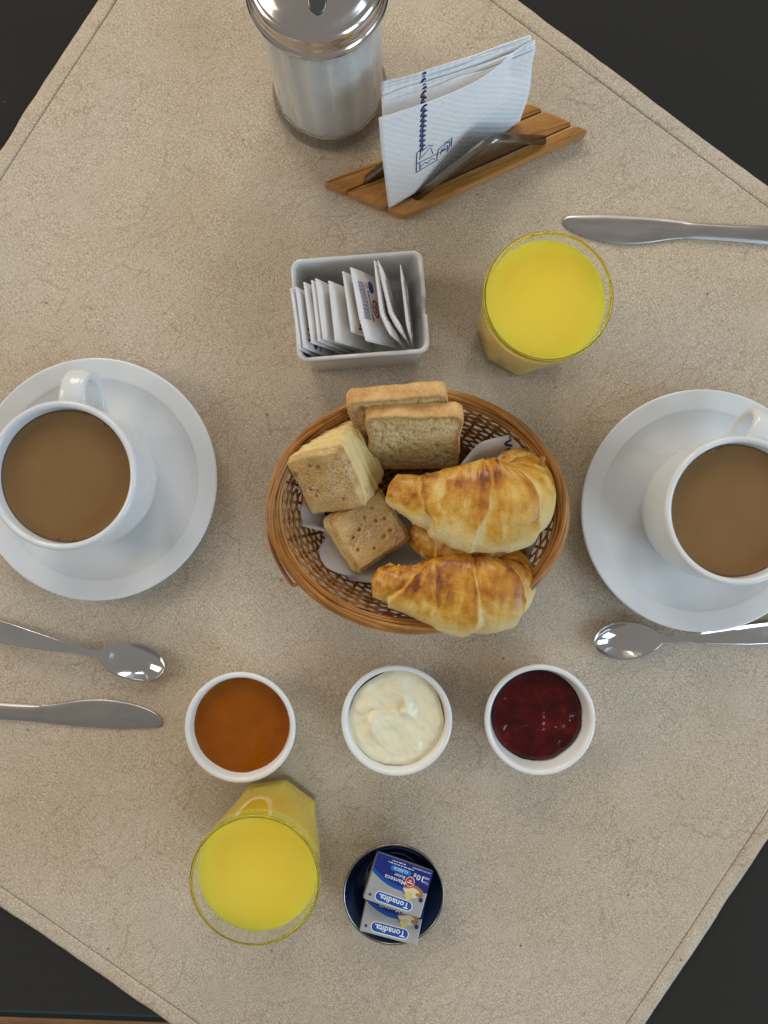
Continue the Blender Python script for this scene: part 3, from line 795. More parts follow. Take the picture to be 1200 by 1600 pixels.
def bracket(t, s0, s1, sa, h, sign):
    A = np.append(hpt(s0, t), 3.0); B = np.append(hpt(s1, t), 3.0)
    ap = np.append(hpt(sa, t), h)
    nrm = np.cross(B - A, ap - A); nrm /= np.linalg.norm(nrm)
    if nrm[1] > 0: nrm = -nrm
    nrm = nrm * sign
    e1 = (ap - A) / np.linalg.norm(ap - A); e2 = (B - ap) / np.linalg.norm(B - ap)
    # rounded apex
    rim = [A]
    for k in range(9):
        f = k / 8; p = (ap - e1 * 9) * (1 - f) ** 2 + 2 * f * (1 - f) * ap + (ap + e2 * 9) * f * f; rim.append(p)
    rim.append(B); rim = np.array(rim)
    n = len(rim); V = []; F = []
    th = 0.5
    # plate as fan between base line and rim, two skins
    base = np.array([A + (B - A) * np.clip(np.dot(p - A, B - A) / np.dot(B - A, B - A), 0, 1) for p in rim])
    for off in (th, -th):
        o0 = len(V)
        V += list(rim + nrm * off) + list(base + nrm * off)
        for i in range(n - 1): F.append((o0 + i, o0 + i + 1, o0 + n + i + 1, o0 + n + i))
    for i in range(n - 1): F.append((i, i + 1, 2 * n + i + 1, 2 * n + i))
    plate = fix_normals(mesh('side_plate', np.array(V), F, MAT['bracket'], holder, smooth=False))
    # rolled flange along the two upper edges
    ctr = (A + B + ap) / 3
    V = []; prof = [(-0.6, -0.6), (0.6, -0.6), (3.4, -1.2), (5.0, -2.2), (5.2, -1.2), (3.6, 0.1), (0.8, 0.7), (-0.6, 0.7)]
    T = np.gradient(rim, axis=0); T /= np.linalg.norm(T, axis=1)[:, None]
    U = np.cross(T, nrm); 
    for i in range(n):
        u = U[i] if np.dot(U[i], rim[i] - ctr) > 0 else -U[i]
        for (q, w) in prof: V.append(rim[i] + nrm * q + u * w)
    m = len(prof); F = grid_faces(n, m, False, True) + [tuple(range(m)), tuple((n - 1) * m + k for k in range(m))]
    fix_normals(mesh('flange', np.array(V), F, MAT['bracket'], plate, smooth=True))
bracket(0.750, 0.10, 0.885, 0.52, 52, 1)
bracket(0.270, 0.06, 0.86, 0.46, 52, -1)

# napkins: bilinear sheets between four corners with a belly
nBL = W(607, 325, MZ + 10.5); nBR = W(813, 190, MZ + 10.5)
nTL = W(590, 182, 86); nTR = W(846, 74, 88)
def napkin_fun(BLp, BRp, TLp, TRp, belly, wav, seed):
    nn_ = np.cross(BRp - BLp, TLp - BLp); nn_ /= np.linalg.norm(nn_)
    if nn_[1] > 0: nn_ = -nn_
    def f(u, v):
        u = np.asarray(u, float); v = np.asarray(v, float); uu = u[..., None]; vv = v[..., None]
        P = (BLp * (1 - uu) + BRp * uu) * (1 - vv) + (TLp * (1 - uu) + TRp * uu) * vv
        b = belly(u, v) + wav * vnoise(np.stack([u * 4, v * 3, 0 * u + seed], -1), seed)
        P = P + nn_ * b[..., None]
        P[..., 2] += 1.2 * vnoise(np.stack([u * 6, 0 * u, 0 * u + seed * 1.7], -1), seed + 5) * v
        return P
    return f, nn_
def sheet(name, f, nn_, th, mat, nu=44, nv=30, size=(110, 92)):
    u = np.linspace(0, 1, nu); v = np.linspace(0, 1, nv); U_, V_ = np.meshgrid(u, v, indexing='ij')
    P = f(U_, V_).reshape(-1, 3); Q = P - nn_ * th; uv = np.stack([U_.ravel() * size[0], V_.ravel() * size[1]], 1)
    V = np.vstack([P, Q]); k = len(P); F = grid_faces(nu, nv) + grid_faces(nu, nv, off=k, flip=True)
    for A in ([i * nv for i in range(nu)], [i * nv + nv - 1 for i in range(nu)], list(range(nv)), [(nu - 1) * nv + j for j in range(nv)]):
        for i in range(len(A) - 1): F.append((A[i], A[i + 1], A[i + 1] + k, A[i] + k))
    o = mesh(name, V, F, mat, None, True, None, np.vstack([uv, uv])); fix_normals(o); return o
def ribbon(pts, w):
    """flat stroke along 2-D points -> list of quads in 2-D"""
    P = np.array(pts, float); T = np.gradient(P, axis=0); T /= np.linalg.norm(T, axis=1)[:, None] + 1e-9
    Nn = np.stack([-T[:, 1], T[:, 0]], 1) * w / 2
    return np.vstack([P + Nn, P - Nn]), [(i, i + 1, len(P) + i + 1, len(P) + i) for i in range(len(P) - 1)]
def print_on(name, strokes, f, nn_, size, parent, mat, lift=0.12):
    parts = []
    for pts, w in strokes:
        V2, F = ribbon(pts, w)
        P = f(V2[:, 0] / size[0], V2[:, 1] / size[1]) + nn_ * lift
        parts.append((P, F))
    V, F = join(parts); o = mesh(name, V, F, mat, parent, False); return o
def border_strokes(x0, y_top, y_bot, drawing=True):
    S = []; y = y_top; k = 0
    while y > y_bot:
        t = np.linspace(0, 1, 18)
        a = -0.6 + t * 5.2
        sx = x0 + np.cos(a * 1.15) * 2.0 * (1 - 0.35 * t) + (1.4 if False else 0); sy = y - 5.2 * t + np.sin(a * 1.6) * 1.5
        S.append((np.stack([sx, sy], 1), 1.25)); 
        S.append((np.array([(x0 + 1.9, y - 0.2), (x0 - 0.4, y - 2.6), (x0 + 1.2, y - 4.0)]), 0.95))
        y -= 5.4
    if drawing:
        b = y_bot
        def L(*p, w=0.8): S.append((np.array([(x0 - 5 + q[0], b - 24 + q[1]) for q in p], float), w))
        L((0, 0), (1, 21), w=.8); L((0, 0), (17, 1)); L((1, 9), (20, 8)); L((1.2, 21), (5, 23)); L((3, 12), (4, 22)); L((4, 13), (11, 20), (13, 11))
        L((5, 20), (10, 23), (13, 20)); L((16, 2), (17, 13)); L((17, 12), (22, 17), (26, 14), (25, 6)); L((19, 5), (20, 12), (24, 12), (24, 4)); L((20, 8), (23, 9), w=2.2)
        L((3, 3), (7, 6), (9, 3)); L((9, 3), (12, 6), (15, 3)); L((21, 13), (25, 18)); L((3, 1), (3, 8)); L((24, 14), (27, 19), (27, 8))
    return S
NS = (110, 92)
front_belly = lambda u, v: 2.0 * np.sin(u * PI) * (1 - v) + 13 * sstep(0.25, 1, v) * np.sin(np.clip((u + 0.04) / 0.9, 0, 1) * PI) * 0.42 - 6.0 * sstep(0.55, 1, u) * sstep(0.4, 1, v)
f0, n_0 = napkin_fun(nBL, nBR, nTL, nTR, front_belly, 0.8, 3)
npk = sheet('paper_napkin', f0, n_0, 0.55, MAT['napkin'], size=NS)
tag(npk, 'front folded white paper napkin with a blue printed border and drawing', 'napkin', 'paper napkins in the holder')
print_on('printed_border', border_strokes(28, 91, 46), f0, n_0, NS, npk, MAT['nap_ink'])
back_dir = (hpt(0.5, 0.0) - hpt(0.5, 1.0)); back_dir = np.append(back_dir / np.linalg.norm(back_dir), 0)
perp = np.append(np.array([-(nBR - nBL)[1], (nBR - nBL)[0]]) / np.linalg.norm((nBR - nBL)[:2]), 0)
if perp[1] < 0: perp = -perp
ords = ['second', 'third', 'fourth', 'fifth', 'sixth', 'seventh', 'eighth']
rn = random.Random(12)
bTL = W(597, 180, 82); bTR = W(844, 86, 84)
along = (nBR - nBL) * np.array([1, 1, 0]); along /= np.linalg.norm(along)
back = perp + 0.72 * along
for k in range(6):
    g = 3.0 + 1.75 * k + (0.9 if k in (3, 5) else 0)
    j = lambda s: np.array([rn.uniform(-s, s), rn.uniform(-s, s), rn.uniform(-s, s)])
    bl = nBL + back * (2.4 + 1.0 * k) + np.array([1, 0.5, 0]); br = nBR + perp * (2.4 + 1.15 * k) + np.array([-1.5, -.5, 0])
    lean = perp * (3.0 + g) ; 
    tl = bTL + back * (3.0 + g * 0.90) + j(0.7) + np.array([0, 0, 0.8 * k]); tr = bTR + perp * (2.0 + g * 0.75) + j(0.7) + np.array([0, 0, 0.7 * k])
    fb, nb_ = napkin_fun(bl, br, tl, tr, lambda u, v: 1.4 * np.sin(u * PI) * v, 0.8, 20 + k)
    s = sheet('paper_napkin', fb, nb_, 0.85, MAT['napkin'], 30, 18, NS)
    tag(s, f'folded white paper napkin, {ords[k]} from the front of the holder', 'napkin', 'paper napkins in the holder')
    print_on('printed_border', border_strokes(29, 91.2, 62, False), fb, nb_, NS, s, MAT['nap_ink'])

# ================================================================== sachet box with sachets
zr = MZ + 46
bTLc = W(456, 410, zr); bTRc = W(656, 392, zr); bBRc = W(668, 549, zr); bBLc = W(470, 561, zr)
bc = (bTLc + bTRc + bBRc + bBLc) / 4
bw = (np.linalg.norm(bTRc - bTLc) + np.linalg.norm(bBRc - bBLc)) / 2 + 3.5; bh = (np.linalg.norm(bTLc - bBLc) + np.linalg.norm(bTRc - bBRc)) / 2 + 3.0
bang = math.atan2(*(((bTRc - bTLc) + (bBRc - bBLc))[:2][::-1]))
box = thing('sachet_box', 'grey white rectangular porcelain box holding the sweetener sachets', 'sachet box', (bc[0], bc[1], MZ), (0, 0, bang))
def rr_ring(w, h, r, z, n=14):
    pts = rrect(w, h, r, n); out = []
    # densify straight runs so that the notch has points
    for i in range(len(pts)):
        a = np.array(pts[i]); b2 = np.array(pts[(i + 1) % len(pts)]); L = np.linalg.norm(b2 - a); k = 44 if i % (n + 1) == n else 1
        for q in range(k): out.append(np.append(a + (b2 - a) * q / k, z))
    return np.array(out)
rows = [(bw - 10, bh - 6, 5, 0.0), (bw - 8, bh - 4, 6, 0.6), (bw - 7, bh - 3, 7, 3), (bw - 2.4, bh - 1.6, 7, 38), (bw - 1.2, bh - 1.2, 7, 43.5), (bw, bh, 7, 45), (bw - 1.0, bh - 1.0, 6.6, 46.3), (bw - 3.4, bh - 3.4, 5.6, 46.6), (bw - 5.6, bh - 5.6, 4.8, 45.9), (bw - 6.6, bh - 6.6, 4.4, 44.3),
        (bw - 8, bh - 8, 4, 38), (bw - 15, bh - 11, 4, 7), (bw - 20, bh - 16, 3, 4.5), (10, 6, 2, 4.2)]
R = [rr_ring(*q) for q in rows]; m = len(R[0])
for ring in R:      # the notch in the right hand wall
    sel = (ring[:, 0] > bw / 2 - 14)
    dipk = np.exp(-(np.abs(ring[:, 1] + 3.0) / 4.6) ** 6) * sel
    ring[:, 2] -= np.where(ring[:, 2] > 14, dipk * 14 * np.clip((ring[:, 2] - 14) / 32, 0, 1), 0)
V = np.vstack(R); F = grid_faces(len(R), m, False, True)
F.append(tuple(range(m))); F.append(tuple((len(R) - 1) * m + k for k in range(m)))
fix_normals(mesh('box_body', V, F, MAT['packet_box'], box))

# text helper ---------------------------------------------------------------
def text_mesh(s, bold=0.0):
    cu = bpy.data.curves.new('text', 'FONT'); cu.body = s; cu.size = 1; cu.align_x = 'CENTER'; cu.align_y = 'CENTER'; cu.offset = bold
    cu.resolution_u = 2
    ob = bpy.data.objects.new('text', cu); COL.objects.link(ob)
    dg = bpy.context.evaluated_depsgraph_get(); dg.update()
    me = bpy.data.meshes.new_from_object(ob.evaluated_get(dg))
    V = np.array([v.co[:] for v in me.vertices]); F = [tuple(p.vertices) for p in me.polygons]
    bpy.data.objects.remove(ob); bpy.data.curves.remove(cu); bpy.data.meshes.remove(me)
    V[:, 0] -= (V[:, 0].max() + V[:, 0].min()) / 2; V[:, 1] -= (V[:, 1].max() + V[:, 1].min()) / 2
    return V, F
_tc = {}
def text2d(s, w=None, h=None, bold=0.0, slant=0.0):
    if (s, bold) not in _tc: _tc[(s, bold)] = text_mesh(s, bold)
    V, F = _tc[(s, bold)]; V = V[:, :2].copy()
    W0 = np.ptp(V[:, 0]); H0 = np.ptp(V[:, 1])
    sx = w / W0 if w else h / H0; sy = h / H0 if h else sx
    V[:, 0] *= sx; V[:, 1] *= sy; V[:, 0] += V[:, 1] * slant
    return V, F

def sachet(x, tilt, yoff, yaw, rise, label, prints, curl=0.0, w=41, L=58, fold=0.0, seed=0, print_face=1):
    """x: where the foot stands in the box; tilt leans the top to the left; front face looks to the right and up"""
    o_loc = Vector((bc[0] * K, bc[1] * K, MZ * K))
    M = Matrix.Translation(o_loc) @ Matrix.Rotation(bang, 4, 'Z') @ Matrix.Translation(Vector((x * K, yoff * K, rise * K))) @ Matrix.Rotation(math.radians(yaw), 4, 'Z') @ Matrix.Rotation(math.radians(-tilt), 4, 'Y')
    # local: y across the sachet, z up along it, x = face normal
    nu, nv = 37, 40
    def f(u, v):   # u across (-w/2..w/2), v up (0..L)
        u = np.asarray(u, float); v = np.asarray(v, float)
        seam = np.minimum(np.minimum(v, L - v) / 5.0, 1); body = np.clip(seam, 0, 1) * np.clip(np.minimum(u + w / 2, w / 2 - u) / 7.0, 0, 1) ** 0.6
        th = 0.25 + 1.5 * body * (0.8 + 0.4 * vnoise(np.stack([u / 14, v / 14, 0 * u + seed], -1), seed))
        bend = curl * ((v / L) ** 2) * 10 + fold * np.maximum(0, -(u + w * 0.18)) * 0.55
        return u, v, th, bend
    rows_ = []
    us = np.linspace(-w / 2, w / 2, nu); vs_ = np.concatenate([[0], np.linspace(1.2, L - 1.2, nv - 2), [L]])
    for side in (1, -1):
        for v in vs_:
            for i, u in enumerate(us):
                vv = v
                zig = 0.55 * (1 if i % 2 else -1)
                if v == L: vv = L + zig
                if v == 0: vv = 0 - zig
                _, _, th, bend = f(u, np.clip(vv, 0, L))
                rows_.append((side * float(th) + float(bend), u, vv))
    V = np.array(rows_); k = nu * nv
    F = grid_faces(nv, nu) + grid_faces(nv, nu, off=k, flip=True)
    for A in ([i * nu for i in range(nv)], [i * nu + nu - 1 for i in range(nv)], list(range(nu)), [(nv - 1) * nu + j for j in range(nu)]):
        for i in range(len(A) - 1): F.append((A[i], A[i + 1], A[i + 1] + k, A[i] + k))
    o = mesh('sweetener_sachet', V, F, MAT['paper']); fix_normals(o); o.matrix_world = M
    tag(o, label, 'sachet', 'sweetener sachets in the porcelain box')
    for (nm, V2, F2, mt) in prints:
        V2 = np.asarray(V2, float)
        _, _, th, bend = f(V2[:, 0], np.clip(V2[:, 1], 0, L))
        P = np.stack([print_face * (th + 0.14) + bend, V2[:, 0], V2[:, 1]], 1); mesh(nm, P, F2, mt, o, False)
    return o
def pl(nm, s, cx, cy, w, h, mt, rot=0.0, bold=0.0, mirror=False, slant=0.0):
    V, F = text2d(s, w, h, bold, slant); c, s_ = math.cos(rot), math.sin(rot)
    X = V[:, 0] * c - V[:, 1] * s_ + cx; Y = V[:, 0] * s_ + V[:, 1] * c + cy
    return (nm, np.stack([X, Y], 1), F, mt)
def disc2(nm, cx, cy, rx, ry, mt, n=22):
    V = [(cx + rx * math.cos(2 * PI * k / n), cy + ry * math.sin(2 * PI * k / n)) for k in range(n)]
    return (nm, V, [tuple(range(n))], mt)
def ring2(nm, cx, cy, rx, ry, t, mt, n=26):
    V = []
    for k in range(n):
        a = 2 * PI * k / n; V += [(cx + rx * math.cos(a), cy + ry * math.sin(a)), (cx + (rx - t) * math.cos(a), cy + (ry - t) * math.sin(a))]
    return (nm, V, [(2 * k, 2 * ((k + 1) % n), 2 * ((k + 1) % n) + 1, 2 * k + 1) for k in range(n)], mt)
def scribble(nm, cx, cy, w, h, mt, thick, loops=5):
    t = np.linspace(0, 1, loops * 14); a = t * loops * 2 * PI
    x = cx + (t - 0.5) * w + 0.10 * w * np.cos(a); y = cy + 0.5 * h * np.sin(a) * (0.55 + 0.45 * np.abs(np.sin(a * 0.31 + 1)))
    V, F = ribbon(np.stack([x, y], 1), thick); return (nm, V, F, mt)
def fine_print(x0, x1, y0, n, mt, step=1.25):
    P = []; F = []
    rr = random.Random(int(x0 * 10 + y0))
    for k in range(n):
        x = x0
        while x < x1:
            l = rr.uniform(0.9, 2.6); b = len(P); y = y0 - k * step
            P += [(x, y), (min(x + l, x1), y), (min(x + l, x1), y + 0.62), (x, y + 0.62)]; F.append((b, b + 1, b + 2, b + 3)); x += l + 0.55
    return ('fine_print', np.array(P), F, mt)
rec = [pl('lettering', 'RECICLAME', 1.0, 29.5, 21, 2.3, MAT['sachet_blue'], PI, 0.02), fine_print(-9, 16, 41, 7, MAT['sachet_blue']),
       disc2('blue_emblem', 14.5, 24.5, 4.2, 3.2, MAT['sachet_blue']), ring2('recycling_mark', 15.0, 30, 1.6, 1.4, 0.45, MAT['sachet_blue']),
       ring2('red_ring', 0.0, 23.0, 6.4, 4.4, 1.6, MAT['red_ink']), scribble('red_mark', 0.0, 23.0, 5.4, 3.0, MAT['red_ink'], 0.9, 3)]
redp = [scribble('red_mark', 2, 33, 28, 7.5, MAT['red_ink'], 1.9, 6), fine_print(-14, 12, 42, 3, MAT['sachet_blue']), scribble('blue_mark', -4, 22, 17, 4, MAT['sachet_blue'], 1.0, 5), disc2('red_dot', -14, 24, 4, 4, MAT['red_ink'])]
tiny = [scribble('blue_mark', 2, 46.5, 13, 1.4, MAT['sachet_blue'], 0.6, 6)]
lowp = [scribble('red_mark', -15, 40, 4.0, 5.0, MAT['red_ink'], 1.2, 2)]
foot = [scribble('red_mark', -9, 41, 11, 6, MAT['red_ink'], 1.3, 3), disc2('blue_emblem', -15, 33, 3.2, 3.2, MAT['sachet_blue']), fine_print(-18, -7, 26, 4, MAT['sachet_blue'])]
def foot_of(px_, tilt, L, rise):     # the foot of a sachet whose upper edge shows at this column
    z = MZ + rise + L * math.cos(math.radians(tilt)); return W(px_, 480, z)[0] - bc[0] + L * math.sin(math.radians(tilt))
spec = [
    (459, 13, -7.0, 4, 'white sweetener sachet leaning against the left wall of the box, leftmost', []),
    (468, 17, -6.0, 3, 'white sachet, second from the left wall of the box', foot),
    (483, 20, -3.0, 3, 'white sachet, third from the left, with a dotted serrated edge', []),
    (491, 21, -2.5, 2, 'white sachet with small blue lettering, fourth from the left', tiny),
    (500, 22, -1.0, 3, 'plain white sachet, fifth from the left in the box', []),
    (521, 25, -3.0, 2, 'plain white sachet, sixth from the left in the box', []),
    (542, 25, 3.0, 4, 'white sachet with a red mark near its lower end, seventh from the left', lowp),
    (559, 27, 1.0, 6, 'large white sachet printed with blue recycling text and a red ring', rec),
    (596, 11, 1.0, 3, 'folded white sachet with red lettering just right of the recycling text', redp),
    (604, 9, 1.5, 9, 'folded white sachet with red print, second from the right wall', redp),
    (634, 4, -1.0, 3, 'narrow white sachet with red print beside the right wall of the box', redp),
]
for i, (cx_, tl, yo, yw, lb, pr) in enumerate(spec):
    big = i >= 7; L_ = 46 if big else 52; rs = 14 if big else 6
    sachet(foot_of(cx_, tl, L_, rs), tl, yo, yw, rs, lb, pr, curl=-0.08 * (i % 3), fold=0.5 if i in (8, 9) else (0.2 if i == 7 else 0.0), seed=50 + i, w=(49 if i != 10 else 44) if big else 40, L=L_)

# ================================================================== bread basket
BC = W(653, 798, 55)[:2]; AX, AY = 94.6, 76.2     # rim ellipse
basket = thing('bread_basket', 'oval orange brown wicker basket of breads and croissants', 'basket', (BC[0], BC[1], MZ))
NST = 35
def bas(a, h, off=0.0):
    """point of the wall at angle a and wall height fraction h (0 base .. 1 rim)"""
    k = 0.70 + 0.29 * h ** 0.85; z = 3.0 + 50 * h ** 1.12
    dx, dy = math.cos(a), math.sin(a)
    nx, ny = dx * AY, dy * AX; nl = math.hypot(nx, ny)
    return np.array([AX * k * dx + off * nx / nl, AY * k * dy + off * ny / nl, z])
rows_n = 19
for r in range(rows_n):
    h = 0.02 + 0.93 * r / (rows_n - 1); n = NST * 6; P = []
    ph = (r % 2) * PI
    for i in range(n):
        a = 2 * PI * i / n
        off = 1.35 * math.sin(a * NST / 2 * 2 / 2 * 1.0 + ph) if False else 1.35 * math.cos((i / 6.0) * PI + ph)
        p = bas(a, h + 0.012 * math.sin(3 * a + r), off); p[2] += 0.25 * math.sin(a * 7 + r * 2.1); P.append(p)
    V, F = tube(P, 1.0, 6, True, flat=(0.8, 1.45)); mesh('weaver', V, F, MAT['wicker'], basket)
for k in range(NST):
    a = 2 * PI * k / NST + 0.004; P = [bas(a, h) for h in np.linspace(0.0, 1.0, 10)]
    P = [np.array([bas(a, 0)[0] * q, bas(a, 0)[1] * q, 2.0]) for q in (0.30, 0.5, 0.75, 0.93)] + P[1:]
    P = np.array(P); P[:, 2] += 0.0
    V, F = tube(P, 1.0, 6, False); mesh('stake', V, F, MAT['wicker'], basket)
for r in range(13):     # woven floor
    q = 0.98 - 0.066 * r; n = NST * 6; P = []
    for i in range(n):
        a = 2 * PI * i / n; b0 = bas(a, 0); P.append((b0[0] * q, b0[1] * q, 2.0 + 1.0 * math.cos((i / 6.0) * PI + (r % 2) * PI)))
    V, F = tube(P, 1.0, 6, True, flat=(1.7, 0.7)); mesh('base_weaver', V, F, MAT['wicker'], basket)
V, F = disc(24, 2.2, n=48, rings=4, skirt=1.0); V[:, 1] *= 0.8; mesh('base_disc', V, F, MAT['wicker'], basket)
def ring_strand(name, k, z, wob, ph, rad, seed):
    n = 260; P = []
    for i in range(n):
        a = 2 * PI * i / n
        q = np.array([math.cos(a) * 1.3, math.sin(a) * 1.3, seed])
        w = wob * math.sin(a * 4 + ph); wz = wob * math.cos(a * 4 + ph)
        P.append(((AX + k + w) * math.cos(a), (AY + k + w) * math.sin(a), z + wz + 0.5 * float(vnoise(q, seed))))
    V, F = tube(P, rad, 8, True); mesh(name, V, F, MAT['wicker'], basket)
ring_strand('rim_strand', 0.0, 53.5, 1.35, 0.0, 1.7, 1); ring_strand('rim_strand', 0.0, 53.5, 1.35, 2.09, 1.7, 2); ring_strand('rim_strand', 0.0, 53.5, 1.35, 4.19, 1.7, 3)
ring_strand('rim_strand', -3.2, 52.0, 0.4, 1.0, 1.45, 4); ring_strand('rim_strand', 2.4, 50.5, 0.5, 2.0, 1.4, 5); ring_strand('rim_strand', -4.6, 49.2, 0.3, 3.0, 1.3, 6)
# strand that has come away from the rim at the left
lp_ = [W(424, 800, 50), W(420, 830, 47), W(427, 862, 43), (W(441, 890, 40)), W(455, 911, 38), W(460, 914, 38), W(470, 909, 42), W(474, 903, 46)]
P = catmull(np.array(lp_) - np.array([BC[0], BC[1], MZ]), 60); V, F = tube(P, 1.35, 7); mesh('loose_strand', V, F, MAT['wicker'], basket)
P = catmull(np.array([W(844, 750, 46), W(847, 735, 56), W(847, 722, 62), W(849, 713, 64)]) - np.array([BC[0], BC[1], MZ]), 20); V, F = tube(P, np.linspace(2.0, 1.2, 20), 7, flat=(1.3, .7)); mesh('strand_end', V, F, MAT['wicker'], basket)

# paper napkin lining the basket
lc = [W(452, 768, 36), W(836, 668, 46), W(850, 892, 38), W(536, 914, 26)]     # TL, TR, BR, BL
def liner(u, v):
    u = np.asarray(u, float); v = np.asarray(v, float); uu = u[..., None]; vv = v[..., None]
    P = (lc[0] * (1 - uu) + lc[1] * uu) * (1 - vv) + (lc[3] * (1 - uu) + lc[2] * uu) * vv
    e = np.minimum(np.minimum(u, 1 - u), np.minimum(v, 1 - v))
    P = P.copy(); P[..., 2] = P[..., 2] * (1 - sstep(0, 0.33, e)) + 7.5 * sstep(0, 0.33, e)
    q = np.stack([u * 3, v * 3, 0 * u], -1); edge = sstep(0.22, 0, e)
    P[..., 2] += edge * (2.2 * vnoise(q * 1.3, 61)) + 0.4 * vnoise(q * 4, 62)
    dipm = sstep(0.80, 0.58, u) * sstep(0.02, 0.22, u) * (1 - v) ** 2
    P[..., 1] -= 30 * dipm; P[..., 2] = P[..., 2] * (1 - dipm) + 9 * dipm
    leftw = sstep(0.16, 0, u)
    P[..., 0] += leftw * 6.5 * np.sin(v * 15.0 + 0.6); P[..., 1] += leftw * 3.0 * np.cos(v * 12.0)
    P[..., 2] += leftw * 3.5 * np.sin(v * 15 + 1.5)
    # the sheet stays inside the wall of the basket
    X = P[..., 0] - BC[0]; Y = P[..., 1] - BC[1]; z = np.clip((P[..., 2] - MZ - 3) / 50, 0, 1) ** (1 / 1.12)
    kk = (0.70 + 0.29 * z ** 0.85) - 0.035; rr = np.sqrt((X / (AX * kk)) ** 2 + (Y / (AY * kk)) ** 2); sc_ = np.where(rr > 1, 1 / np.maximum(rr, 1e-6), 1)
    P[..., 0] = BC[0] + X * sc_; P[..., 1] = BC[1] + Y * sc_
    return P
lin = sheet('paper_napkin', liner, np.array([0, 0, 1.0]), 0.4, MAT['napkin'], 70, 60, (150, 100))
lin.data.materials[0] = MAT['tissue']
tag(lin, 'crumpled white paper napkin lining the bread basket', 'napkin')
def map_strokes(S, ox, oy, sc_): return [(np.stack([(p[:, 0] - 28) * sc_ + ox, (p[:, 1] - 46) * sc_ + oy], 1), w * 1.15) for p, w in S]
S1 = map_strokes(border_strokes(28, 86, 46), 18, 62, 0.9)
print_on('printed_border', [(np.stack([p[:, 0], 100 - p[:, 1]], 1), w) for p, w in S1], liner, np.array([0, 0, 1.0]), (150, 100), lin, MAT['nap_ink'], 0.25)
S2 = [(np.array([(134 + 2.2 * math.sin(t * 1.9), 2 + t * 1.6) for t in np.linspace(0, 12, 40)]), 1.4)]
print_on('printed_border', S2, liner, np.array([0, 0, 1.0]), (150, 100), lin, MAT['nap_ink'], 0.25)

# ------------------------------------------------------------------ toast
def toast(label, TLp, TRp, up, thick, H, seed):
    """upright slice: TLp/TRp upper corners of the front face, up = direction of its height"""
    xv = TRp - TLp; Wd = np.linalg.norm(xv); xv = xv / Wd; up = up - xv * np.dot(up, xv); up /= np.linalg.norm(up); nv = np.cross(xv, up)   # front normal
    o = thing('toast_slice', label, 'toast', (TLp + TRp) / 2 - up * H, (0, 0, 0), 'slices of toast')
    o.rotation_euler = Matrix((xv, nv * -1, up)).transposed().to_euler()   # local x along, y to the back, z up
    n = 140
    base = rrect(Wd, H, 7, 10)
    pts = []
    for i in range(len(base)):
        a = np.array(base[i]); b2 = np.array(base[(i + 1) % len(base)]); L = np.linalg.norm(b2 - a); kk = max(1, int(L / 1.6))
        for q in range(kk): pts.append(a + (b2 - a) * q / kk)
    pts = np.array(pts); pts[:, 1] += H / 2
    # waist below the top and small dip in the middle of the top crust
    waist = 1 - 0.035 * np.exp(-((pts[:, 1] - H * 0.62) / 9) ** 2); pts[:, 0] *= waist
    pts[:, 1] -= np.where(pts[:, 1] > H - 4, 0.9 * np.exp(-((pts[:, 0] - 4) / 5) ** 2), 0)
    nz = fbm(np.stack([pts[:, 0] / 11, pts[:, 1] / 11, 0 * pts[:, 0] + seed], -1), seed); c0 = np.array([0, H / 2])
    d = pts - c0; pts = c0 + d * (1 + 0.012 * nz)[:, None]
    m = len(pts)
    # crust band
    R_ = []
    for (ins, y) in ((1.5, 0.15), (0.5, 0.2), (0.1, 1.2), (0.0, thick * .5), (0.1, thick - 1.2), (0.5, thick - .2), (1.5, thick - 0.15)):
        L = np.hypot(*(pts - c0).T); q = c0 + (pts - c0) * ((L - ins) / L)[:, None]
        jit = 0.25 * vnoise(np.stack([q[:, 0] / 2.5, q[:, 1] / 2.5, 0 * q[:, 0] + y], -1), seed + 3)
        R_.append(np.stack([q[:, 0], np.full(m, y) + jit * (1 if ins > 0 else 0), q[:, 1] + jit * .5], 1))
    fix_normals(mesh('crust', np.vstack(R_), grid_faces(len(R_), m, False, True), MAT['crust'], o))
    # crumb faces with pores
    rgp = np.random.RandomState(seed); holes = [(rgp.uniform(-Wd * .42, Wd * .42), rgp.uniform(H * .1, H * .92), rgp.uniform(0.7, 2.0)) for _ in range(60)] + [(-Wd * .37, H * .86, 3.8)]
    def face(y, sgn):
        rings = 44; V = []; E = []
        L = np.hypot(*(pts - c0).T); q0 = c0 + (pts - c0) * ((L - 1.3) / L)[:, None]
        for i in range(rings + 1):
            f = 1 - i / rings; q = c0 + (q0 - c0) * f
            dep = 0.45 * fbm(np.stack([q[:, 0] / 4, q[:, 1] / 2.6, 0 * q[:, 0] + y], -1), seed + 7, 4)
            for (hx, hy, hr) in holes:
                r2 = ((q[:, 0] - hx) / (hr * 0.8)) ** 2 + ((q[:, 1] - hy) / (hr * 1.25)) ** 2; dep = dep + 1.5 * min(hr / 1.5, 1.3) * np.exp(-r2 * 1.2)
            dep = dep * sstep(1.0, 0.97, f) + 0.35 * sstep(1, .94, f)
            V.append(np.stack([q[:, 0], y + sgn * dep, q[:, 1]], 1)); E += list(np.full(m, sstep(0.80, 1.0, f)))
        fix_normals(mesh('crumb', np.vstack(V), grid_faces(rings + 1, m, False, True), MAT['crumb'], o, True, {'edge': np.array(E)}))
    face(0.25, 1); face(thick - 0.25, -1)
    return o
tz = 82
toast('front slice of toast showing its pale porous face', W(570, 652, tz), W(727, 650, tz + 1), np.array([-0.02, 0.44, 0.9]), 11.0, 66, 71)
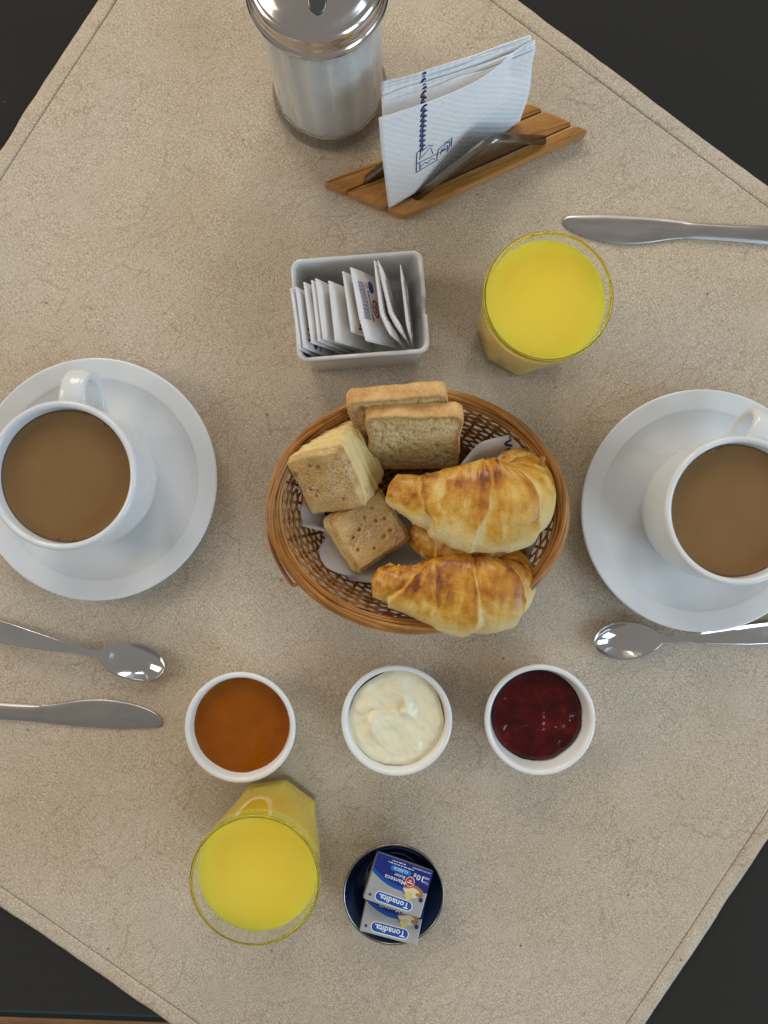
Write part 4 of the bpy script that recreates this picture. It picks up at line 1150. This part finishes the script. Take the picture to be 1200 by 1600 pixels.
toast('rear slice of toast showing only its top crust behind the front slice', W(540, 630, tz + 1), W(701, 615, tz + 3), np.array([0.0, 0.44, 0.9]), 11.0, 66, 75)

# ------------------------------------------------------------------ puff pastry squares
def pastry(label, P0, P1, P3, axis, size, H, brown, sugar, seed, holes):
    """P0 P1 P3: three corners of the top face; axis: its upward axis"""
    ax_ = axis / np.linalg.norm(axis); xv = P1 - P0; xv = xv - ax_ * np.dot(xv, ax_); xv /= np.linalg.norm(xv); yv = np.cross(ax_, xv)
    ctr = (P1 + P3) / 2
    o = thing('puff_pastry', label, 'pastry', ctr - ax_ * H, (0, 0, 0), 'square puff pastries')
    o.rotation_euler = Matrix((xv, yv, ax_)).transposed().to_euler()
    sx, sy = size
    rg = np.random.RandomState(seed)
    def ring(w, h, z, r, n=8, amp=1.15, sd=0):
        pts = rrect(w, h, r, n); out = []
        for i in range(len(pts)):
            a = np.array(pts[i]); b2 = np.array(pts[(i + 1) % len(pts)]); L = np.linalg.norm(b2 - a); k = max(1, int(L / 1.5))
            for q in range(k): out.append(a + (b2 - a) * q / k)
        out = np.array(out)
        nz = fbm(np.stack([out[:, 0] / 9, out[:, 1] / 9, 0 * out[:, 0] + sd * 3.7], -1), seed + sd); nz2 = vnoise(np.stack([out[:, 0] / 2.6, out[:, 1] / 2.6, 0 * out[:, 0] + sd], -1), seed + 91)
        L = np.hypot(out[:, 0], out[:, 1]); out = out * (1 + (amp * nz + 0.3 * amp * nz2) / L)[:, None]
        zz = z + 0.9 * vnoise(np.stack([out[:, 0] / 9, out[:, 1] / 9, 0 * out[:, 0] + sd * 0.22], -1), seed + 7)
        return np.stack([out[:, 0], out[:, 1], zz], 1)
    nl = 23; z = 0.0; ths = rg.uniform(0.6, 1.4, nl); ths = ths / ths.sum() * (H - 4.0)
    dx = dy = 0.0
    for k in range(nl):
        f = k / (nl - 1); bul = 1 + 0.045 * math.sin(f * PI) - (0.05 if k == 0 else 0)
        w = sx * bul + rg.uniform(-1.1, 0.9); h = sy * bul + rg.uniform(-1.1, 0.9); dx = 0.85 * dx + rg.uniform(-.45, .45); dy = 0.85 * dy + rg.uniform(-.45, .45)
        t = ths[k]; rr = [ring(w - 3, h - 3, z - 0.4, 5, sd=k), ring(w - .4, h - .4, z - 0.15, 5, sd=k), ring(w, h, z + t * .4, 5, sd=k), ring(w - .2, h - .2, z + t * .85, 5, sd=k), ring(w - 3.5, h - 3.5, z + t + 0.15, 5, sd=k)]
        m = min(len(q) for q in rr); base = len(rr[2])
        ok = [q for q in rr if len(q) == base]
        # same outline for every ring: rebuild from the middle one
        mid = rr[2]; L = np.hypot(mid[:, 0], mid[:, 1])
        R_ = [np.column_stack([mid[:, :2] * (1 - ins / L)[:, None], mid[:, 2] + dz]) for ins, dz in ((5.0, -t * .4 - .5), (0.7, -t * .35), (0.0, 0.0), (0.25, t * .4), (5.0, t * .55))]
        V = np.vstack(R_); V[:, 0] += dx; V[:, 1] += dy
        cc = np.repeat([0.7, 0.6, 0.32, 0.15, 0.4], base) + 0.28 * rg.uniform(-1, 1) + (0.25 if k == 0 else 0)
        fix_normals(mesh('pastry_layer', V, grid_faces(5, base, False, True), MAT['player'], o, True, {'brown': cc})); z += t
    # top crust: rounded slab with docking holes
    n = 74; u = np.linspace(-1, 1, n); U_, V_ = np.meshgrid(u, u, indexing='ij')
    def sq(a, b2): return a * np.sqrt(np.clip(1 - 0.10 * b2 ** 4, 0, 1))
    X = sq(U_, V_) * sx / 2 * 0.995; Y = sq(V_, U_) * sy / 2 * 0.995
    e = np.maximum(np.abs(U_), np.abs(V_)); q = np.stack([X / 10, Y / 10, 0 * X + seed], -1)
    Z = H - 4.0 + 4.0 * (1 - sstep(0.86, 1.0, e) * 0.75) + 0.5 * fbm(q, seed + 1) - 0.35 * np.abs(vnoise(q * 5, seed + 2))
    X = X + 0.9 * fbm(q + 3, seed + 4) * e ** 2; Y = Y + 0.9 * fbm(q + 6, seed + 5) * e ** 2
    br = brown + 0.35 * sstep(0.8, 1.0, e) * vnoise(q * 2, seed + 9) + 0.25 * fbm(q * 0.8, seed + 6)
    for (hx, hy, hr) in holes:
        d2 = (X - hx) ** 2 + (Y - hy) ** 2; Z = Z - 2.4 * np.exp(-d2 / (hr * hr)) + 0.25 * np.exp(-(np.sqrt(d2) - hr * 1.9) ** 2 / 1.0); br = br + 0.22 * np.exp(-d2 / (hr * hr * 0.8))
    T = np.stack([X, Y, Z], -1).reshape(-1, 3)
    lp2 = [i * n for i in range(n)] + [(n - 1) * n + j for j in range(1, n)] + [i * n + n - 1 for i in range(n - 2, -1, -1)] + list(range(n - 2, 0, -1))
    B = T[lp2].copy(); B[:, 2] = H - 5.0; B[:, :2] *= 0.985
    V = np.vstack([T, B]); F = grid_faces(n, n); k0 = n * n; ll = len(lp2)
    F += [(lp2[i], lp2[(i + 1) % ll], k0 + (i + 1) % ll, k0 + i) for i in range(ll)]
    brv = np.concatenate([br.ravel(), br.ravel()[lp2]]); sg = np.clip(sugar * (0.7 + 0.6 * fbm(np.vstack([T, B]) / 14.0, seed + 12)), 0, 1)
    fix_normals(mesh('top_crust', V, F, MAT['ptop'], o, True, {'brown': brv, 'sugar': sg}))
    return o
pastry('square puff pastry with flaky layered sides tilted on top at the left', W(440, 731, 56), W(528, 697, 62), W(485, 814, 54), np.array([-0.30, -0.58, 0.76]), (44, 47), 40,
       0.42, 0.9, 81, [(-4, 14, 1.3), (1, 12, 1.5), (-18, 10, 1.6), (-12, -3, 1.5), (-8, -5, 1.4), (-10, -8, 1.1), (8, -14, 1.3)])
pastry('flat browner square puff pastry with docking holes beside the croissants', W(529, 816, 42), W(609, 766, 44), W(547, 890, 40), np.array([0.20, 0.02, 0.98]), (44, 42), 37,
       0.50, 0.6, 85, [(-6, 4, 1.2), (2, 9, 1.3), (9, 12, 1.2), (-12, 2, 1.1), (13, 1, 1.1), (7, 3, 1.2), (6, -9, 1.4), (12, -8, 1.3), (-14, -7, 1.1), (-4, -12, 0.9)])

# ------------------------------------------------------------------ croissants
def croissant(label, spine, radii, seams, lips, seed, brown0, flat=0.76, lowside=0.0):
    """seams: (t at the crest, slant, lip height); a wrap ends in a lip on the side away from the middle"""
    P = catmull(np.array(spine), 260); n = len(P)
    rad = catmull(np.array([(r, 0, 0) for r in radii]), n)[:, 0]
    T = np.gradient(P, axis=0); T /= np.linalg.norm(T, axis=1)[:, None]
    S = np.cross(T, np.array([0, 0, 1.0])); S /= np.linalg.norm(S, axis=1)[:, None]; U = np.cross(S, T)
    M_ = 144; th = np.linspace(0, 2 * PI, M_, endpoint=False)
    t = np.linspace(0, 1, n)[:, None] * np.ones((1, M_)); TH = np.ones((n, 1)) * th[None, :]
    cs, sn = np.cos(TH), np.sin(TH)
    q3 = np.stack([t * 6, cs * 1.2, sn * 1.2 + seed], -1)
    warp = 0.020 * fbm(q3 * 1.4, seed, 3)
    add = np.zeros_like(t); ridge = np.zeros_like(t); crev = np.zeros_like(t)
    for i, (t0, slant, lip) in enumerate(seams):
        d = t - (t0 + slant * cs + 0.25 * slant * np.sin(2 * TH + i)) - warp
        sg = -1.0 if t0 < 0.5 else 1.0            # outward direction
        dd = d * sg                                # > 0 outside the lip
        vis = 0.35 + 0.65 * sstep(-0.4, 0.5, sn + 0.4 * vnoise(np.stack([cs * 1.5 + 3 * i, sn * 1.5, 0 * t], -1), seed + i))
        up = np.where(dd < 0, 0.45 + 0.55 * np.exp(dd / 0.05), np.exp(-(dd / 0.010) ** 2))
        add = add + lip * vis * up - 0.55 * lip * vis * np.where(dd > 0, np.exp(-((dd - 0.022) / 0.026) ** 2), 0)
        ridge = np.maximum(ridge, vis * np.where(dd < 0, np.exp(dd / 0.022), np.exp(-(dd / 0.006) ** 2)) * min(1, lip / 2.2))
        crev = np.maximum(crev, vis * np.exp(-((dd - 0.013) / 0.012) ** 2))
    wr = fbm(np.stack([t * 30 + 1.5 * cs, cs * 0.9, sn * 0.9], -1), seed + 3, 3)
    lump = fbm(q3 * 0.7, seed + 5, 3)
    r = rad[:, None] * (1 + 0.115 * lump + 0.016 * wr) + add * np.clip(rad[:, None] / 20, 0.35, 1.1)
    zz = np.where(sn > 0, np.abs(sn) ** 0.92 * flat, -np.abs(sn) ** 0.8 * flat * 0.72)
    X = P[:, None, :] + S[:, None, :] * (cs * r)[..., None] + U[:, None, :] * (zz * r)[..., None]
    ragm = sstep(-0.05, -0.35, sn) * sstep(-1.0, -0.6, sn)
    rag = fbm(np.stack([t * 60, cs * 6, sn * 6], -1), seed + 8, 3)
    X = X + S[:, None, :] * (np.sign(cs) * ragm * rag * (3.0 + 3.0 * sstep(0.45, 0.6, t)))[..., None]
    upn = sn * 0.95 + 0.26 * fbm(q3 * 1.1, seed + 11, 3) - lowside * cs * S[:, 1][:, None]
    br = brown0 * sstep(-0.30, 0.95, upn) + 0.34 * ridge * sstep(0.0, 0.6, upn) - 0.20 * crev + 0.07 * fbm(np.stack([t * 75 + 3 * cs, cs * 1.3, sn * 1.3], -1), seed + 21, 2) * sstep(-0.1, .5, upn) + 0.26 * fbm(q3 * np.array([1.6, 1.8, 1.8]), seed + 33, 4) * sstep(0.0, .5, upn)
    br = br + 0.20 * fbm(q3 * np.array([7.0, 3.0, 3.0]), seed + 14, 3) * sstep(0.1, 0.6, upn)
    V = X.reshape(-1, 3); F = grid_faces(n, M_, False, True)
    k = len(V); V = np.vstack([V, P[0] - T[0] * rad[0] * 0.45, P[-1] + T[-1] * rad[-1] * 0.45])
    F += [(k, (j + 1) % M_, j) for j in range(M_)] + [(k + 1, (n - 1) * M_ + j, (n - 1) * M_ + (j + 1) % M_) for j in range(M_)]
    brv = np.concatenate([br.ravel(), [0.2, 0.2]])
    c = P.mean(0); c[2] = V[:, 2].min()
    o = mesh('croissant', V - c, F, MAT['croissant'], None, True, {'brown': np.clip(brv, 0, 1)}); fix_normals(o); o.location = Vector(c * K)
    tag(o, label, 'croissant', 'glazed croissants'); return o
croissant('glazed croissant lying across the upper right of the basket', [W(615, 762, 54), W(633, 770, 57), W(668, 783, 57), W(715, 789, 56), W(765, 787, 57), W(800, 775, 55), W(808, 742, 46), W(792, 714, 41)],
          [9.0, 11.5, 15.5, 22.5, 26.5, 25.5, 19, 11], [(0.265, 0.05, 3.4), (0.36, 0.03, 0.7), (0.53, -0.05, 1.3), (0.73, -0.07, 2.6), (0.90, 0.02, 1.2)], None, 101, 0.60, lowside=-0.75)
croissant('glossy dark ridged croissant along the lower rim of the basket', [W(589, 908, 48), W(606, 912, 50), W(640, 921, 51), W(688, 928, 51), W(740, 927, 51), W(780, 914, 50), W(790, 893, 43), W(775, 876, 37)],
          [9.5, 11.5, 14.5, 20, 22.0, 21, 16, 10], [(0.265, -0.06, 4.0), (0.40, 0.02, 0.8), (0.56, -0.03, 2.4), (0.74, -0.05, 3.2)], None, 117, 0.70, lowside=-0.62)
croissant('croissant mostly hidden between the two larger ones', [W(642, 832, 26), W(680, 845, 32), W(735, 856, 36), W(785, 862, 33), W(815, 862, 26)],
          [7, 14, 19, 17, 9], [(0.3, 0.02, 2.0), (0.62, -0.02, 2.0)], None, 131, 0.66)

# ================================================================== butter dish and butter
dp = W(615, 1397, MZ + 20)
dish = thing('butter_dish', 'small round dark enamel dish holding the butter packs', 'dish', (dp[0], dp[1], MZ))
bp = smooth_prof([(0, 1.6), (17, 1.6), (18, 0.1), (20, 0), (21.5, 1.0), (27, 6), (32, 13), (34.2, 18.0), (34.9, 19.6), (35.0, 20.4)], 5)
rp = smooth_prof([(35.0, 20.4), (34.8, 21.0), (34.2, 21.2), (33.6, 20.8), (33.4, 20.2)], 4)
ip = smooth_prof([(33.4, 20.2), (32.4, 17.4), (29.6, 11.8), (25.2, 6.2), (21.4, 3.6), (20.6, 3.7), (19.6, 3.2), (0, 2.8)], 5)
for nm, pr, mt in (('outer_shell', bp, MAT['enamel']), ('steel_rim', rp, MAT['bracket']), ('inner_bowl', ip, MAT['enamel'])):
    pr = pr.copy(); pr[:, 0] = np.maximum(pr[:, 0], 0); V, F = lathe(pr, 96); o = mesh(nm, V, F, mt, dish)
    fix_normals(o)
def butter(label, corners_px, z, thick, tilt, seed):
    """corners: photo TL, TR, BR, BL of the pack's upper face; the print reads upside down in the photo"""
    q = [W(c[0], c[1], zz) for c, zz in zip(corners_px, z)]
    ctr = sum(q) / 4
    xv = ((q[0] - q[1]) + (q[3] - q[2])) / 2; wd = np.linalg.norm(xv); xv /= wd
    yv = ((q[3] - q[0]) + (q[2] - q[1])) / 2; yv = yv - xv * np.dot(yv, xv); ht = np.linalg.norm(yv); yv /= ht; nv = np.cross(xv, yv)
    o = thing('butter_pack', label, 'butter', ctr - nv * thick, (0, 0, 0), 'foil butter packs')
    o.rotation_euler = Matrix((xv, yv, nv)).transposed().to_euler()
    V, F = prism(rrect(wd, ht, 1.0, 3), 0, thick, 0.7); wr = fix_normals(mesh('wrapper', V, F, MAT['foil'], o, smooth=False))
    lay = [0]
    def put(nm, V2, F, mt, layer, par=o, wa=None):
        V2 = np.asarray(V2, float); P = np.column_stack([(V2[:, 0] - 0.5) * wd, (V2[:, 1] - 0.5) * ht, np.full(len(V2), thick + 0.05 * layer)])
        return mesh(nm, P, F, mt, par, False)
    def txt(nm, s, cu, cv, w, h, mt, layer, bold=0.0, par=o):
        V, F = text2d(s, w, h, bold); return put(nm, np.column_stack([V[:, 0] / 1 + cu, V[:, 1] + cv]), F, mt, layer, par)
    asp = wd / ht
    def pill(cu, cv, w, h, n=10):
        P = []; r = h / 2 / asp
        for k in range(n + 1): a = -PI / 2 + PI * k / n; P.append((cu + w / 2 - r + r * math.cos(a), cv + h / 2 * math.sin(a)))
        for k in range(n + 1): a = PI / 2 + PI * k / n; P.append((cu - w / 2 + r + r * math.cos(a), cv + h / 2 * math.sin(a)))
        return P, [tuple(range(len(P)))]
    def blue_curve(lo):
        us = np.linspace(0.004, 0.996, 26); return [(u, (0.60 - 0.75 * max(0, u - 0.50) ** 1.9 - 0.30 * max(0, 0.42 - u)) + lo) for u in us]
    c1 = blue_curve(0.0); put('blue_band', [(0.996, 0.006), (0.004, 0.006)] + c1, [tuple(range(len(c1) + 2))], MAT['blue'], 1)
    c2 = [(u, v - 0.085 * sstep(0.2, 0.5, u)) for u, v in c1]; put('deep_blue_field', [(0.996, 0.006), (0.004, 0.006)] + c2, [tuple(range(len(c2) + 2))], MAT['deep'], 2)
    rs = np.random.RandomState(seed)
    def blob(cu, cv, ru, rv, sd):
        P = [(cu + ru * math.cos(a) * (1 + .18 * math.sin(3 * a + sd) + .1 * math.sin(7 * a + 2 * sd)), cv + rv * math.sin(a) * (1 + .15 * math.sin(4 * a + sd))) for a in np.linspace(0, 2 * PI, 24, endpoint=False)]
        return P, [tuple(range(24))]
    put('bread_picture', *blob(0.22, 0.51, 0.17, 0.10, 1), MAT['orange_ink'], 3); put('bread_picture', *blob(0.25, 0.56, 0.14, 0.09, 2), MAT['cream_ink'], 4)
    put('butter_picture', *blob(0.29, 0.645, 0.075, 0.085, 3), MAT['yellow_ink'], 5); put('butter_picture', *blob(0.20, 0.61, 0.045, 0.05, 4), MAT['cream_ink'], 6); put('bread_picture', *blob(0.13, 0.565, 0.06, 0.035, 5), MAT['orange_ink'], 6)
    P, F = pill(0.505, 0.845, 0.66, 0.215); put('brand_panel_outline', P, F, MAT['white_ink'], 2)
    P, F = pill(0.505, 0.845, 0.63, 0.180); put('brand_panel', P, F, MAT['blue'], 3)
    txt('lettering', 'Tonadita.', 0.505, 0.845, 0.53, 0.125, MAT['white_ink'], 4, 0.022)
    txt('lettering', 'Manteca', 0.585, 0.425, 0.37, 0.088, MAT['white_ink'], 4, 0.006); txt('lettering', 'Butter', 0.53, 0.325, 0.19, 0.072, MAT['white_ink'], 4, 0.002)
    P, F = pill(0.535, 0.205, 0.36, 0.105); put('variety_panel', P, F, MAT['sky'], 3); txt('lettering', 'CLÁSICA', 0.535, 0.210, 0.25, 0.070, MAT['white_ink'], 4, 0.01)
    nm, V2, F2, mt = fine_print(0, 17.0, 1.6, 1, MAT['white_ink']); put(nm, V2 / 38.0 + np.array([0.33, 0.065]), F2, mt, 4); nm, V2, F2, mt = fine_print(4, 13.0, 0.0, 1, MAT['white_ink']); put(nm, V2 / 38.0 + np.array([0.38, 0.055]), F2, mt, 4)
    txt('lettering', '10', 0.195, 0.225, 0.115, 0.115, MAT['white_ink'], 4, 0.015); txt('lettering', 'g', 0.285, 0.20, 0.045, 0.075, MAT['white_ink'], 4, 0.01)
    txt('lettering', 'Cont', 0.085, 0.285, 0.105, 0.055, MAT['white_ink'], 4); txt('lettering', 'neto', 0.085, 0.190, 0.10, 0.050, MAT['white_ink'], 4)
    txt('lettering', 'INDUSTRIA ARGENTINA', 0.20, 0.065, 0.33, 0.030, MAT['white_ink'], 4)
    nm, V2, F2, mt = disc2('seal', 0.335, 0.36, 0.078, 0.078 * asp, MAT['white_ink']); put(nm, V2, F2, mt, 7)
    nm, V2, F2, mt = disc2('seal', 0.335, 0.36, 0.069, 0.069 * asp, MAT['red_ink']); put(nm, V2, F2, mt, 8)
    put('seal_mark', [(0.29, 0.375), (0.38, 0.375), (0.38, 0.395), (0.29, 0.395)], [(0, 1, 2, 3)], MAT['white_ink'], 9); put('seal_mark', [(0.30, 0.335), (0.335, 0.36), (0.37, 0.335)], [(0, 1, 2)], MAT['white_ink'], 9)
    nm, V2, F2, mt = disc2('navy_dot', 0.075, 0.645, 0.035, 0.035 * asp, MAT['navy']); put(nm, V2, F2, mt, 5)
    put('navy_square', [(0.895, 0.845), (0.935, 0.845), (0.935, 0.895), (0.895, 0.895)], [(0, 1, 2, 3)], MAT['navy'], 3)
    nm, V2, F2, mt = ring2('small_ring', 0.385, 0.61, 0.022, 0.022 * asp, 0.007, MAT['sachet_blue']); put(nm, V2, F2, mt, 6)
    return o
butter('lower blue and silver butter pack partly covered by the other', [(582, 1378), (670, 1400), (649, 1478), (559, 1453)], (13.5, 13.5, 25.5, 25.5), 8.0, 0, 5)
butter('upper blue and silver butter pack lying on top of the other', [(589, 1331), (675, 1360), (659, 1437), (569, 1404)], (22.5, 22.5, 31.5, 31.5), 8.0, 0, 6)
